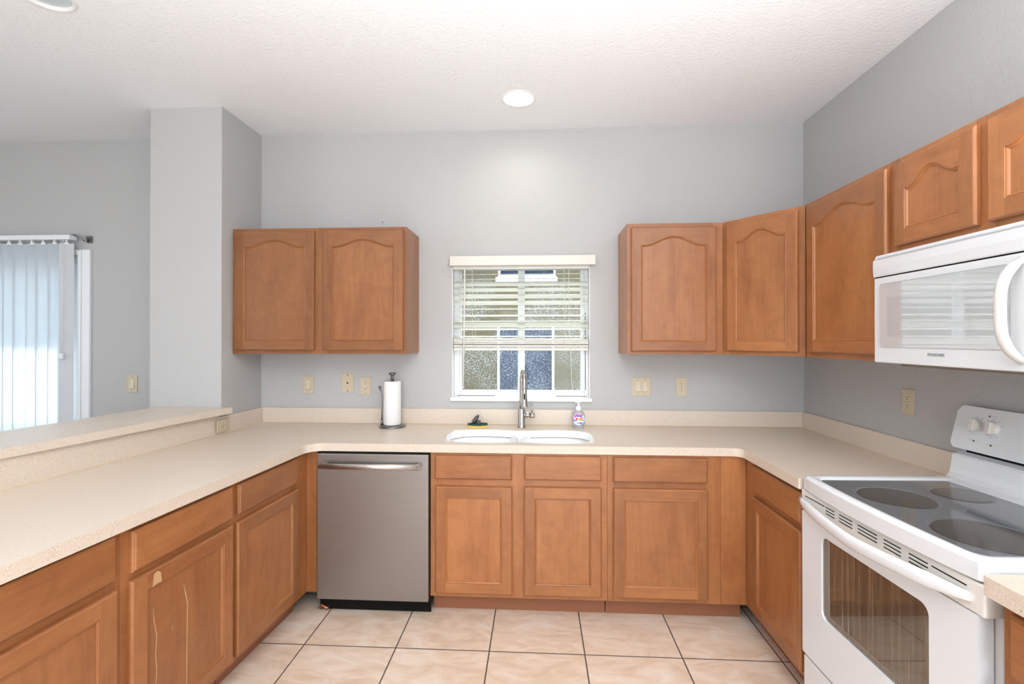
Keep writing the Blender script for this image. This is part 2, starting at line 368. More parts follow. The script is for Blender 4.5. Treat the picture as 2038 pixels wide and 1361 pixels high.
def wall_with_holes(bm, axis, a0, a1, t0, t1, z0, z1, holes):
    """axis 'x': wall runs along x, thickness in y t0..t1"""
    xs = sorted({a0, a1, *[h[0] for h in holes], *[h[1] for h in holes]})
    for i in range(len(xs)-1):
        xa, xb = xs[i], xs[i+1]; cuts = [h for h in holes if h[0] <= xa+1e-6 and h[1] >= xb-1e-6]
        segs = [(z0, z1)]
        for h in cuts:
            ns = []
            for s in segs:
                if h[2] > s[0]: ns.append((s[0], min(h[2], s[1])))
                if h[3] < s[1]: ns.append((max(h[3], s[0]), s[1]))
            segs = ns
        for s in segs:
            if axis == 'x': box(bm, xa, xb, t0, t1, s[0], s[1])
            else: box(bm, t0, t1, xa, xb, s[0], s[1])
WX0, WX1, WZ0, WZ1 = -.562, .345, 1.075, 1.975
DX0, DX1, DZ1 = -5.3, -3.16, 2.06
bm = newbm(); wall_with_holes(bm, 'x', -6.6, XR+.2, 0, .2, 0, ZC+.2, [(WX0, WX1, WZ0, WZ1), (DX0, DX1, 0, DZ1)])
bmesh.ops.remove_doubles(bm, verts=bm.verts[:], dist=1e-5); structure('wall_back', bm, WALL)
bm = newbm(); box(bm, XR, XR+.2, -7.8, .0, 0, ZC+.2); structure('wall_right', bm, WALL)
bm = newbm(); wall_with_holes(bm, 'y', -7.8, 0, -6.6, -6.4, 0, ZC+.2, [(-5.9, -4.3, .2, 2.4)]); structure('wall_left', bm, WALL)
bm = newbm(); wall_with_holes(bm, 'x', -6.4, XR, -7.8, -7.6, 0, ZC+.2, [(-.9, 1.3, .2, 2.5)]); structure('wall_rear', bm, WALL)
bm = newbm(); box(bm, XL-.444, XL, -.412, 0, 0, ZC+.01, bev=.003); structure('wall_pillar', bm, WALL)
# unseen window frames added round the fill lamp openings (seen only in reflections)
def plain_window(name, loc, rz, w_, h_, n):
    r = struct_root(name, loc, rz); bx = [(-w_/2, w_/2, -.03, .03, 0, .06), (-w_/2, w_/2, -.03, .03, h_-.06, h_), (-w_/2, -w_/2+.06, -.03, .03, .06, h_-.06), (w_/2-.06, w_/2, -.03, .03, .06, h_-.06)]
    for k in range(1, n): x = -w_/2+w_*k/n; bx.append((x-.03, x+.03, -.03, .03, .06, h_-.06))
    B('window_frame', VINYL, r, *bx)
plain_window('added_window_2', (.2, -7.66, .2), 0, 2.2, 2.3, 2)
plain_window('added_window_3', (-6.45, -5.1, .2), pi/2, 1.6, 2.2, 1)

# knee wall below the bar ledge
def lineP(x0, y0, s, u): return (x0 - s*u, y0 - u)       # u = distance toward the camera
KN = .112
def knx(y): return -1.862 - KN*(-y-.43)
UE = 1.72
bm = newbm(); prism(bm, [(knx(-.412)-.02, -.412), (-1.867, -.412), (-2.311, -.412), (-2.20, -.412), (knx(-2.25)-.2, -2.25), (knx(-2.25)-.02, -2.25)][0:1] + [(knx(-2.25)-.02, -2.25), (knx(-2.25)-.18, -2.25), (knx(-.412)-.18, -.412)], 0, 1.034)
bmesh.ops.recalc_face_normals(bm, faces=bm.faces[:]); structure('wall_knee', bm, WALL)

# ------------------------------------------------------------------ window over the sink
def window_sink():
    r = struct_root('window_1')
    f = .04
    x0, x1, z0, z1 = WX0+.005, WX1-.005, WZ0+.022, WZ1
    ix0, ix1, iz0, iz1 = -.522, .313, 1.131, 1.95
    B('window_frame', VINYL, r, (x0, ix0, .055, .11, z0, z1), (ix1, x1, .055, .11, z0, z1), (ix0, ix1, .055, .11, z0, iz0-.012), (ix0, ix1, .055, .11, iz1, z1), bev=.004, seg=2)
    B('sash', VINYL, r, (-.128, -.082, .062, .10, iz0-.01, iz1), (ix0, ix1, .07, .10, iz0-.012, iz0), (ix0, ix0+.012, .07, .10, iz0, iz1), (ix1-.022, ix1, .07, .10, iz0, iz1), (ix0, ix1, .07, .10, iz1-.01, iz1), bev=.002)
    B('gasket', BLACK, r, (ix1+.006, ix1+.010, .0525, .056, iz0+.005, iz1-.3))
    a = B('pane', DIRTYGLASS, r, (ix0+.01, -.125, .083, .087, iz0, iz1-.01)); b = B('pane', DIRTYGLASS, r, (-.085, ix1-.02, .083, .087, iz0, iz1-.01))
    B('sill', MARBLE, r, (WX0-.012, WX1+.012, -.018, .055, WZ0-.008, WZ0+.016), bev=.004, seg=2)
    B('opening_trim', TRIMW, r, (WX0, WX0+.005, .0, .06, WZ0+.016, WZ1), (WX1-.005, WX1, 0, .06, WZ0+.016, WZ1), (WX0, WX1, .0, .06, WZ1-.005, WZ1))
window_sink()

def blind():
    t = thing('window_blind', 'cream faux wood blind half raised over the kitchen window with a valance', 'blind', (0, 0, 1.42))
    z = -1.42
    bm = newbm(); box(bm, -.572, .378, -.034, -.022, 1.957+z, 2.020+z, bev=.003, seg=2); box(bm, -.572, -.562, -.022, -.002, 1.957+z, 2.02+z); obj('valance', bm, BLIND, t)
    B('headrail', BLIND, t, (-.555, .338, -.004, .045, 1.935+z, 1.973+z), bev=.002)
    sl = [(1.903, 6), (1.872, 8), (1.841, 38), (1.801, 31), (1.758, 35), (1.714, 33), (1.673, 4), (1.630, 14), (1.593, 6), (1.568, 40), (1.541, 13), (1.493, 6)]
    for k, (zz, ang) in enumerate(sl):
        M = Matrix.Translation((0, .012, zz+z)) @ Matrix.Rotation(radians(ang), 4, 'X') @ Matrix.Rotation(radians(random.uniform(-.15, .15)), 4, 'Y')
        bm = newbm(); prism(bm, [(-.0255, -.001), (-.012, .0012), (0, .002), (.012, .0012), (.0255, -.001), (.0255, .001), (.012, .0034), (0, .0042), (-.012, .0034), (-.0255, .001)], -.548, .332, axis='x', M=M)
        obj('slat', bm, SLAT, t)
    # gathered slats above the bottom rail
    for k in range(6):
        bm = newbm(); M = Matrix.Translation((0, .012, 1.4255+.0098*k+z)) @ Matrix.Rotation(radians(random.uniform(-3, 5)), 4, 'X') @ Matrix.Rotation(radians(.25 if k > 2 else .1), 4, 'Y')
        box(bm, -.55, .334, -.026, .026, -.0036, .0036, M=M, bev=.0008); obj('slat', bm, BLIND, t)
    B('bottom_rail', BLIND, t, (-.55, .334, -.014, .038, 1.400+z, 1.418+z), bev=.003, seg=2)
    for x in (-.425, .175, .205):
        bm = newbm()
        if x < .2: tube(bm, [(x, -.018, 1.945+z), (x, -.018, 1.42+z)], .0012, 6); tube(bm, [(x+.012, .042, 1.945+z), (x+.012, .042, 1.42+z)], .001, 6)
        else: tube(bm, [(x, -.02, 1.945+z), (x+.004, -.02, 1.6+z), (x+.012, -.022, 1.41+z), (x+.02, -.022, 1.2+z), (x+.03, -.022, 1.14+z)], .0015, 6)
        obj('cord', bm, CORD, t)
    bm = newbm(); tube(bm, [(-.474, -.028, 1.94+z), (-.478, -.030, 1.5+z), (-.484, -.030, 1.162+z)], .0055, 8); sphere(bm, (-.484, -.030, 1.158+z), .007); obj('wand', bm, BLIND, t)
blind()

# ------------------------------------------------------------------ sliding door + vertical blind in the dining area
def slider():
    r = struct_root('door_1')
    B('door_frame', VINYL, r, (DX1-.005, -3.075, -.022, .0, 0, 2.092), (-5.38, DX0+.005, -.022, 0, 0, 2.092), (DX0, DX1-.005, -.022, 0, DZ1-.005, 2.092),
      (DX1-.05, DX1, .03, .16, 0, DZ1), (DX0, DX0+.05, .03, .16, 0, DZ1), (DX0, DX1, .03, .16, DZ1-.05, DZ1), (DX0, DX1, .03, .16, 0, .03), bev=.003)
    B('door_edge_strip', VINYL, r, (-3.152, -3.13, -.032, -.022, 0, 2.08), bev=.002)
    c = (DX0+DX1)/2
    for a, b_, y in ((DX0+.05, c+.03, .10), (c-.03, DX1-.05, .05)):
        B('sash', VINYL, r, (a, a+.06, y, y+.035, .03, DZ1-.05), (b_-.06, b_, y, y+.035, .03, DZ1-.05), (a+.06, b_-.06, y, y+.035, .03, .10), (a+.06, b_-.06, y, y+.035, DZ1-.11, DZ1-.05))
        B('pane', GLASS, r, (a+.06, b_-.06, y+.015, y+.02, .10, DZ1-.11))
slider()
def vertical_blind():
    t = thing('vertical_blind', 'white vertical vane blind hanging over the sliding glass door', 'blind', (-4.2, -.05, .05)); ox, oz = -4.2, .05
    B('headrail', VINYL, t, (-5.35-ox, -3.155-ox, -.035, .02, 2.150-oz, 2.182-oz), bev=.004, seg=2)
    x = -3.198; k = 0
    while x > -5.3:
        m = VANEG if k == 0 else VANE
        a = radians(10 + random.uniform(-7, 9)); 
        bm = newbm(); M = Matrix.Translation((x-ox, -.012, 0)) @ Matrix.Rotation(a, 4, 'Z')
        n = 8; pts = [(-.0445+.089*i/n, .004*(1-((i/n-.5)*2)**2)) for i in range(n+1)]
        pts = pts + [(p[0], p[1]+.0008) for p in pts[::-1]]
        prism(bm, pts, .02, 2.128-oz, M=M)
        v = obj('vane', bm, m, t)
        bm = newbm(); box(bm, -.004, .004, -.006, .008, 2.122-oz, 2.152-oz, M=M); box(bm, -.012, .012, -.004, .006, 2.12-oz, 2.134-oz, M=M); obj('clip', bm, VINYL, v)
        x -= .0815 + (.004 if k % 3 == 0 else 0); k += 1
    bm = newbm(); tube(bm, [(-3.205-ox, -.045, 2.15-oz), (-3.208-ox, -.045, 1.36-oz)], .002, 6); tube(bm, [(-3.190-ox, -.045, 2.15-oz), (-3.194-ox, -.045, 1.36-oz)], .002, 6)
    box(bm, -3.214-ox, -3.188-ox, -.055, -.035, 1.34-oz, 1.38-oz, bev=.004); obj('chain', bm, VINYL, t)
    bm = newbm(); tube(bm, [(-3.20-ox, 0, 2.188-oz), (-3.14-ox, .0, 2.19-oz), (-3.10-ox, .01, 2.178-oz), (-3.085-ox, .015, 2.165-oz), (-3.09-ox, .03, 2.14-oz)], .004, 8, flat=(.5, 1.5))
    tube(bm, [(-3.16-ox, 0, 2.185-oz), (-3.11-ox, .0, 2.165-oz), (-3.10-ox, .02, 2.145-oz)], .003, 8); box(bm, -3.10-ox, -3.07-ox, .03, .049, 2.14-oz, 2.185-oz); obj('bracket', bm, DARKNICKEL, t)
vertical_blind()

# ------------------------------------------------------------------ outside
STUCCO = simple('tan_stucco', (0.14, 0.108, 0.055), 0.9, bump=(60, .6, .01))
bm = newbm(); box(bm, -12, 8, .2, 14, -.3, -.05); structure('ground_outside', bm, simple('pale_paving', (0.55, 0.53, 0.48), .9, bump=(8, .3, .02)))
bm = newbm(); box(bm, -6.4, -2.75, .2, 1.2, 2.5, 2.6); structure('sun_block_slab', bm, TRIMW)  # unseen slab added to keep direct sun off the vertical blind
def neighbour():
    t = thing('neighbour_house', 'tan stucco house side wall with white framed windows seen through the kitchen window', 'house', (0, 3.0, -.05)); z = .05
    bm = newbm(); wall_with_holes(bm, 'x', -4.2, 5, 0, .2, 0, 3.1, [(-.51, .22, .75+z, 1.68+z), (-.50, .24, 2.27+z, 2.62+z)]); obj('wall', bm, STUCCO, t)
    B('roof_overhang', simple('grey_fascia', (.5, .5, .48), .8), t, (-4.3, 5, -.45, .3, 3.1, 3.2))
    WD = simple('dark_window_glass', (0.02, 0.03, 0.06), 0.5, spec=.12)
    for x0, x1, z0, z1 in ((-.51, .22, .75+z, 1.68+z), (-.50, .24, 2.27+z, 2.62+z)):
        f = B('window', VINYL, t, (x0, x0+.03, -.02, .06, z0, z1), (x1-.03, x1, -.02, .06, z0, z1), (x0+.03, x1-.03, -.02, .06, z0, z0+.03), (x0+.03, x1-.03, -.02, .06, z1-.03, z1), (x0-.03, x1+.02, -.05, .02, z0-.06, z0), bev=.004)
        B('pane', WD, f, (x0+.03, x1-.03, .02, .03, z0+.03, z1-.03))
neighbour()

# ------------------------------------------------------------------ countertop with sink
CT0, CT1 = .872, .914
def pen_edge(y): return -1.222 - .064*(-y-.61)
UEND = -2.28
def sink_outline(g=0.0):
    # two overlapping rounded bowls, back edge y=-.19, front y=-.56
    pts = []
    n = 72
    L_, R_ = (-.318, -.377, .205, .188), (.115, -.377, .205, .188)
    def inside_r(cx, cy, rx, ry, a): return (cx+rx*math.copysign(abs(cos(a))**.72, cos(a)), cy+ry*math.copysign(abs(sin(a))**.72, sin(a)))
    rx, ry = .205+g, .188+g
    # right bowl from bottom to top
    for k in range(0, 29):
        a = -pi/2 - .25 + (pi+.5)*k/28; pts.append(inside_r(.115, -.377, rx, ry, a))
    pts.append((-.06, -.215+g*.8)); pts.append((-.10, -.222+g)); pts.append((-.14, -.215+g*.8))
    for k in range(0, 29):
        a = pi/2 - .25 + (pi+.5)*k/28; pts.append(inside_r(-.318, -.377, rx, ry, a))
    pts.append((-.14, -.545-g)); pts.append((-.10, -.542-g)); pts.append((-.06, -.545-g))
    return pts
def countertop():
    t = thing('countertop', 'beige speckled wraparound countertop with low backsplash around the kitchen', 'countertop', (0, 0, CT0))
    poly = [(XL, -.001, 0), (XL, -.412, 0), (knx(-.43)-.012, -.43, 0), (knx(UEND)-.018, UEND, 0), (pen_edge(UEND), UEND, .02), (pen_edge(-.622), -.622, .085), (1.047, -.622, .045), (1.051, -1.158, .006), (XR-.001, -1.158, 0), (XR-.001, -.001, 0)]
    bm = newbm(); prism(bm, fillet(poly), 0, CT1-CT0, bev=.011, seg=4)
    o = obj('countertop_slab', bm, [COUNTER, SINKW], t)
    for p in o.data.polygons: p.use_smooth = False
    cb = newbm(); prism(cb, sink_outline(), -.03, .08, mi=0)
    cut = obj('cut', cb, [SINKW], t)
    md = o.modifiers.new('b', 'BOOLEAN'); md.object = cut; md.operation = 'DIFFERENCE'; md.solver = 'EXACT'; md.material_mode = 'TRANSFER'
    dg = bpy.context.evaluated_depsgraph_get(); ev = o.evaluated_get(dg); me = bpy.data.meshes.new_from_object(ev)
    o.modifiers.clear(); o.data = me; bpy.data.objects.remove(cut)
    me.materials.clear(); me.materials.append(COUNTER); me.materials.append(SINKW)
    for p in me.polygons:
        c = p.center; p.material_index = 1 if abs(p.normal.z) < .3 and -.56 < c.x < .35 and -.585 < c.y < -.16 else 0
    S = .02; Z0 = CT1-CT0; Z1 = Z0+.102
    B('backsplash', COUNTER, t, (XL+S, XR-S, -S, -.001, Z0, Z1), bev=.002)
    B('backsplash', COUNTER, t, (XR-S, XR-.001, -1.158, -.001, Z0, Z1), bev=.002)
    bm = newbm(); prism(bm, [(XL+.001, -.001), (XL+.001, -.412), (knx(-.43)-.018, -.43), (knx(-.43), -.43), (XL+S, -.02)][::-1], Z0, Z1, bev=0); obj('backsplash', bm, COUNTER, t)
    bm = newbm(); prism(bm, [(knx(-.43)-.018, -.43), (knx(UEND)-.018, UEND), (knx(UEND), UEND), (knx(-.43), -.43)], Z0, 1.034-CT0); obj('backsplash', bm, COUNTER, t)
    # caulk bead
    bm = newbm(); z = Z0+.001
    tube(bm, [(knx(UEND), UEND, z), (knx(-.43), -.43, z), (XL+S, -S, z), (XR-S, -S, z), (XR-S, -1.157, z)], .0028, 6); obj('caulk', bm, CAULK, t)
countertop()
def sink():
    t = thing('double_sink', 'white double bowl sink set in the beige counter under the window', 'sink', (0, 0, .70)); oz = -.70
    bm = newbm()
    def depth(x, y):
        d = 0
        for cx in (-.318, .115):
            u = abs((x-cx)/.209); v = abs((y+.377)/.192); r = (u**2.78+v**2.78)**(1/2.78)
            if r < 1: d = max(d, .185*min(1, (1-r)*6.5)**.5)
        return d
    nx, ny = 180, 84; g = []
    for j in range(ny+1):
        row = []
        for i in range(nx+1):
            x = -.545+.885*i/nx; y = -.585+.415*j/ny
            dv = depth(x, y); z = .868 - dv if dv > 0 else .868
            if -.16 < x < -.04 and dv < .03 and -.56 < y < -.2: z = .884 - dv
            row.append(bm.verts.new((x, y, z+oz)))
        g.append(row)
    for j in range(ny):
        for i in range(nx):
            f = bm.faces.new((g[j][i], g[j][i+1], g[j+1][i+1], g[j+1][i])); f.smooth = True
    o = obj('basin', bm, SINKW, t)
    so = o.modifiers.new('s', 'SOLIDIFY'); so.thickness = .004; so.offset = -1
    for cx in (-.318, .115):
        bm = newbm(); lathe(bm, [(.05, .6850+oz), (.05, .6875+oz), (.042, .6885+oz), (.036, .686+oz), (.0, .684+oz)], cx, -.377, 24, cap=False); obj('drain', bm, CHROME, t)
sink()

def bar_ledge():
    t = thing('bar_ledge', 'raised beige breakfast bar ledge running out from the grey pillar', 'counter', (-2.05, -1.2, 1.034)); ox, oy = 2.05, 1.2
    fr = lambda y: -1.812-.14*(-y-.412)
    bk = lambda y: -2.262-.115*(-y-.45)
    poly = [(fr(-.40), -.388, .004), (XL+.0015, -.388, 0), (XL+.0015, -.413, 0), (-2.262, -.413, 0), (bk(-2.3), -2.3, .03), (fr(-2.3), -2.3, .03)]
    bm = newbm(); prism(bm, [(x+ox, y+oy) for x, y in fillet(poly)][::-1], .0006, .036, bev=.009, seg=3); obj('ledge_slab', bm, COUNTER, t)
bar_ledge()
NC = thing('side_countertop', 'short beige countertop at the near side of the white range', 'countertop', (1.37, -2.2, CT0))
bm = newbm(); prism(bm, fillet([(1.052-1.37, -2.56+2.2, .01), (XR-.001-1.37, -2.56+2.2, 0), (XR-.001-1.37, -1.948+2.2, 0), (1.052-1.37, -1.948+2.2, .008)]), 0, .046, bev=.011, seg=4); obj('countertop_slab', bm, COUNTER, NC)
B('backsplash', COUNTER, NC, (XR-.021-1.37, XR-.001-1.37, -.36, .252, .046, .146), bev=.002)

# ------------------------------------------------------------------ cabinets
def door_mesh(bm, x0, x1, z0, z1, rise=0.0, rail=.055, toprail=.055, T=.02, tone=0.0, shoulder=.08):
    """framed door, back at y=0, front at y=-T; optional cathedral arch on the top rail"""
    tb = bmesh.new(); gly = tb.faces.layers.float_vector.new('grain')
    ix0, ix1, iz0, iz1 = x0+rail, x1-rail, z0+rail, z1-toprail
    if rise: iz1 = z1-toprail-rise
    def arch(t):
        if t < shoulder or t > 1-shoulder: return 0
        q = (t-shoulder)/(1-2*shoulder); c = .5-.5*cos(2*pi*q); return rise*c**.82
    def F(vs, h, sd, tn=0.0, sm=False):
        f = tb.faces.new([tb.verts.new(v) for v in vs]); f[gly] = (h, sd, tn+tone); f.smooth = sm; return f
    SEED[0] += 3.1; s0 = SEED[0] % 83
    e = .006
    ox0, ox1, oz0, oz1 = x0+e, x1-e, z0+e, z1-e
    # outer edge profile rings
    prof = [(0, 0), (0, -T+.007), (.0025, -T+.003), (e, -T)]
    def ring(d, y): return [(x0+d, y, z0+d), (x1-d, y, z0+d), (x1-d, y, z1-d), (x0+d, y, z1-d)]
    for a in range(len(prof)-1):
        r0, r1 = ring(*prof[a]), ring(*prof[a+1])
        for k in range(4): F((r0[k], r0[(k+1) % 4], r1[(k+1) % 4], r1[k]), 1 if k in (0, 2) else 0, s0+k*1.7, 0)
    F(ring(0, 0)[::-1], 0, s0)
    y = -T
    F([(ox0, y, oz0), (ix0, y, oz0), (ix0, y, oz1), (ox0, y, oz1)], 0, s0+1.1, random.uniform(-.11, .0))
    F([(ix1, y, oz0), (ox1, y, oz0), (ox1, y, oz1), (ix1, y, oz1)], 0, s0+2.3, random.uniform(-.11, .0))
    F([(ix0, y, oz0), (ix1, y, oz0), (ix1, y, iz0), (ix0, y, iz0)], 1, s0+3.4, random.uniform(-.06, .08))
    n = 30 if rise else 1
    top = [(ix0+(ix1-ix0)*k/n, iz1+(arch(k/n) if rise else 0)) for k in range(n+1)]
    tr = random.uniform(-.12, .03)
    for k in range(n):
        F([(top[k][0], y, top[k][1]), (top[k+1][0], y, top[k+1][1]), (top[k+1][0], y, oz1), (top[k][0], y, oz1)], 1, s0+4.7, tr)
    # opening profile: bead
    op = [(ix0, iz0), (ix1, iz0)] + [(p[0], p[1]) for p in top[::-1]]
    m = len(op)
    def off(d):
        out = []
        for k in range(m):
            p = Vector(op[k]); a = Vector(op[k-1]); b_ = Vector(op[(k+1) % m])
            d1 = (p-a).normalized(); d2 = (b_-p).normalized()
            n1 = Vector((-d1.y, d1.x)); n2 = Vector((-d2.y, d2.x)); nn = (n1+n2)
            nn = nn/ max(nn.length_squared/2, .4) 
            q = p+nn*d; out.append((q.x, q.y))
        return out
    bp = [(0, -T), (.0015, -T+.003), (.004, -T+.0015), (.007, -T+.0035), (.0095, -T+.0085)]
    rr = [[(p[0], yy, p[1]) for p in off(d)] for d, yy in bp]
    for a in range(len(rr)-1):
        for k in range(m):
            F((rr[a][k], rr[a][(k+1) % m], rr[a+1][(k+1) % m], rr[a+1][k]), 1 if k == 0 or k >= 2 and k < m-1 else 0, s0+5.9, .05)
    F(rr[-1], 0, s0+6.3, random.uniform(.0, .06))
    bmesh.ops.remove_doubles(tb, verts=tb.verts[:], dist=1e-6)
    bmesh.ops.recalc_face_normals(tb, faces=tb.faces[:])
    # copy keeping grain
    l = gl(bm); vmap = {v: bm.verts.new(v.co) for v in tb.verts}
    for f in tb.faces:
        nf = bm.faces.new([vmap[v] for v in f.verts]); nf[l] = f[gly]
    tb.free()
def drawer_mesh(bm, x0, x1, z0, z1, T=.02, tone=0.0):
    tb = bmesh.new()
    def ring(d, y): return [tb.verts.new((x0+d, y, z0+d)) if 0 else tb.verts.new(v) for v in ((x0+d, y, z0+d), (x1-d, y, z0+d), (x1-d, y, z1-d), (x0+d, y, z1-d))]
    rs = [ring(0, 0), ring(0, -T+.009), ring(.003, -T+.005), ring(.006, -T+.004), ring(.008, -T)]
    tb.faces.new(rs[0][::-1])
    for a in range(len(rs)-1):
        for k in range(4): tb.faces.new((rs[a][k], rs[a][(k+1) % 4], rs[a+1][(k+1) % 4], rs[a+1][k]))
    tb.faces.new(rs[-1]); bmesh.ops.recalc_face_normals(tb, faces=tb.faces[:])
    merge(bm, tb, horiz=1, tone=tone)
def cabinet(name, label, cat, loc, rz, W, D, H, doors=(), drawers=(), toe=0.0, frame=None, toe_mat=None, toe_in=.075, body_poly=None, arch=0.0, group=None, tone=0.0, body_h=None):
    """local: x along width from left, y 0 = face-frame front, +y into the wall, z from its base"""
    t = thing(name, label, cat, loc, rz, group or {'base_cabinet': 'maple base cabinets', 'wall_cabinet': 'maple wall cabinets'}.get(name))
    F = .019
    bm = newbm()
    if body_poly: prism(bm, body_poly, toe, H, horiz=0, tone=tone)
    else: box(bm, 0.001, W-.001, F, D, toe, body_h or H, tone=tone)
    obj('body', bm, WOOD, t)
    if toe:
        B('toe_kick', toe_mat or WOODDARK, t, (0.002, W-.002, toe_in, toe_in+.016, 0.001, toe))
    st, rl = [], []
    if frame is None:
        frame = ([(0, .035), (W-.035, W)], [(toe, toe+.03), (H-.022, H)])
    bm = newbm()
    for a, b_ in frame[0]: box(bm, a, b_, 0, F, toe, H, bev=.0006, horiz=0, tone=tone)
    xs = sorted(frame[0])
    for i in range(len(xs)-1):
        for a, b_ in frame[1]: box(bm, xs[i][1]+.0005, xs[i+1][0]-.0005, 0.0003, F, a, b_, bev=.0006, horiz=1, tone=tone)
    obj('face_frame', bm, WOOD, t)
    for d in doors:
        x0, x1, z0, z1 = d[:4]; a = d[4] if len(d) > 4 else arch
        bm = newbm(); door_mesh(bm, x0, x1, z0, z1, rise=a, tone=tone+(d[5] if len(d) > 5 else 0)); obj('door', bm, WOOD, t).location = (0, -.0006, 0)
    for d in drawers:
        bm = newbm(); drawer_mesh(bm, *d[:4], tone=tone+(d[4] if len(d) > 4 else 0)); obj('drawer_front', bm, WOOD, t).location = (0, -.0006, 0)
    return t
UZ = 1.386; UH = 2.152-1.386
# left wall cabinet with two arched doors
cabinet('wall_cabinet', 'maple wall cabinet with two arched doors left of the window', 'cabinet', (XL+.001, -.305, UZ), 0, 1.083, .304, UH,
        doors=[(.021, .519, .021, .748), (.571, 1.067, .021, .747)], arch=.042, frame=([(0, .035), (.495, .595), (1.048, 1.083)], [(0, .035), (UH-.035, UH)]), tone=-.23)
cabinet('wall_cabinet', 'maple wall cabinet with one arched door right of the window', 'cabinet', (.527, -.305, UZ), 0, .552, .304, UH,
        doors=[(.023, .509, .019, .742)], arch=.05, frame=([(0, .035), (.49, .552)], [(0, .035), (UH-.035, UH)]), tone=0.0)
# diagonal corner
dv = Vector((1.352-1.080, -.655+.305)); DL = dv.length; da = math.atan2(dv.y, dv.x)
Minv = Matrix.Rotation(-da, 3, 'Z')
def tl(x, y): v = Minv @ Vector((x-1.080, y+.305, 0)); return (v.x, v.y)
cabinet('corner_wall_cabinet', 'diagonal maple corner wall cabinet with one arched door', 'cabinet', (1.080, -.305, UZ), da, DL, .3, UH,
        doors=[(.028, .413, .022, .742)], arch=.05, frame=([(0, .035), (DL-.035, DL)], [(0, .035), (UH-.035, UH)]),
        body_poly=[tl(*p) for p in ((1.088, -.290), (1.366, -.648), (XR-.002, -.654), (XR-.002, -.002), (1.081, -.002))], tone=.03)
RX = 1.355
cabinet('wall_cabinet', 'tall maple wall cabinet with arched door between corner cabinet and microwave', 'cabinet', (RX, -.656, UZ), -pi/2, .575, XR-RX-.001, UH,
        doors=[(.036, .577-.0, .026, .744)], arch=.05, frame=([(0, .035), (.545, .575)], [(0, .035), (UH-.035, UH)]), tone=.0)
cabinet('wall_cabinet', 'short two door maple wall cabinet above the microwave', 'cabinet', (RX, -1.232, 1.797), -pi/2, .79, XR-RX-.001, 2.152-1.797,
        doors=[(.040, .377, .026, .333, .05), (.415, .752, .026, .333, .05)], frame=([(0, .05), (.36, .43), (.75, .79)], [(0, .03), (.33, .355)]), tone=.10)

BH = .872
# base run under the window
cabinet('sink_base_cabinet', 'maple sink base cabinet with two doors and two false drawer fronts', 'cabinet', (-.568, -.61, 0), 0, .934, .6, BH,
        doors=[(.029, .438, .128, .694), (.500, .904, .128, .697)], drawers=[(.026, .436, .732, .857, .04), (.500, .904, .734, .858, .05)], toe=.105,
        frame=([(0, .035), (.425, .510), (.895, .934)], [(.105, .14), (.69, .74), (BH-.03, BH)]), tone=.06, body_h=.66)
cabinet('base_cabinet', 'wide maple blind corner base cabinet right of the sink cabinet', 'cabinet', (.367, -.61, 0), 0, .711, .6, BH,
        doors=[(.030, .512, .130, .697)], drawers=[(.030, .512, .730, .857)], toe=.105,
        frame=([(0, .035), (.500, .580), (.581, .711)], [(.105, .14), (.69, .74), (BH-.03, BH)]), tone=.02)
cabinet('base_cabinet', 'narrow maple base cabinet between the corner and the white range', 'cabinet', (1.078, -.612, 0), -pi/2, .538, XR-1.08, BH,
        doors=[(.100, .537, .135, .698)], drawers=[(.100, .537, .728, .853)], toe=.105,
        frame=([(0, .105), (.508, .538)], [(.105, .14), (.69, .74), (BH-.03, BH)]), tone=-.04)
cabinet('base_cabinet', 'maple base cabinet at the near side of the range under the short counter', 'cabinet', (1.098, -1.952, 0), -pi/2, .6, XR-1.10, BH,
        doors=[(.03, .57, .13, .655)], drawers=[(.03, .57, .70, .845)], toe=.105, frame=([(0, .04), (.56, .6)], [(.105, .14), (.65, .71), (BH-.03, BH)]), tone=-.04)
# peninsula
pa = math.atan2(1, .062); pd = Vector((-.062, -1)).normalized(); pn = Vector((1, -.062)).normalized()
P0 = Vector((-1.228, -.61)) - pn*.02
def pen(name, label, u0, u1, door, drawer, fr, tone=0.0):
    W = u1-u0; p = P0 + pd*u1
    f = lambda r: (u1-r[1], u1-r[0], r[2], r[3])
    return cabinet(name, label, 'cabinet', (p.x, p.y, 0), pa, W, .585, BH, doors=[f(door)], drawers=[f(drawer)], toe=.105,
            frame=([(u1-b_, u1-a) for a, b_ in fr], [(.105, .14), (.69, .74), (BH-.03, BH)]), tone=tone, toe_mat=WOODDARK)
pen('base_cabinet', 'maple peninsula base cabinet beside the dishwasher corner', .0, .586, (.107, .572, .13, .698), (.107, .565, .727, .855), [(.0, .115), (.55, .586)], -.06)
pen('base_cabinet', 'maple peninsula base cabinet with long white scratches down its door', .587, 1.094, (.600, 1.070, .13, .698), (.600, 1.064, .722, .856), [(.587, .62), (1.05, 1.094)], -.05)
pen('base_cabinet', 'maple peninsula base cabinet farthest from the dishwasher', 1.095, 1.63, (1.117, 1.60, .13, .695), (1.122, 1.60, .725, .863), [(1.095, 1.14), (1.58, 1.63)], -.02)
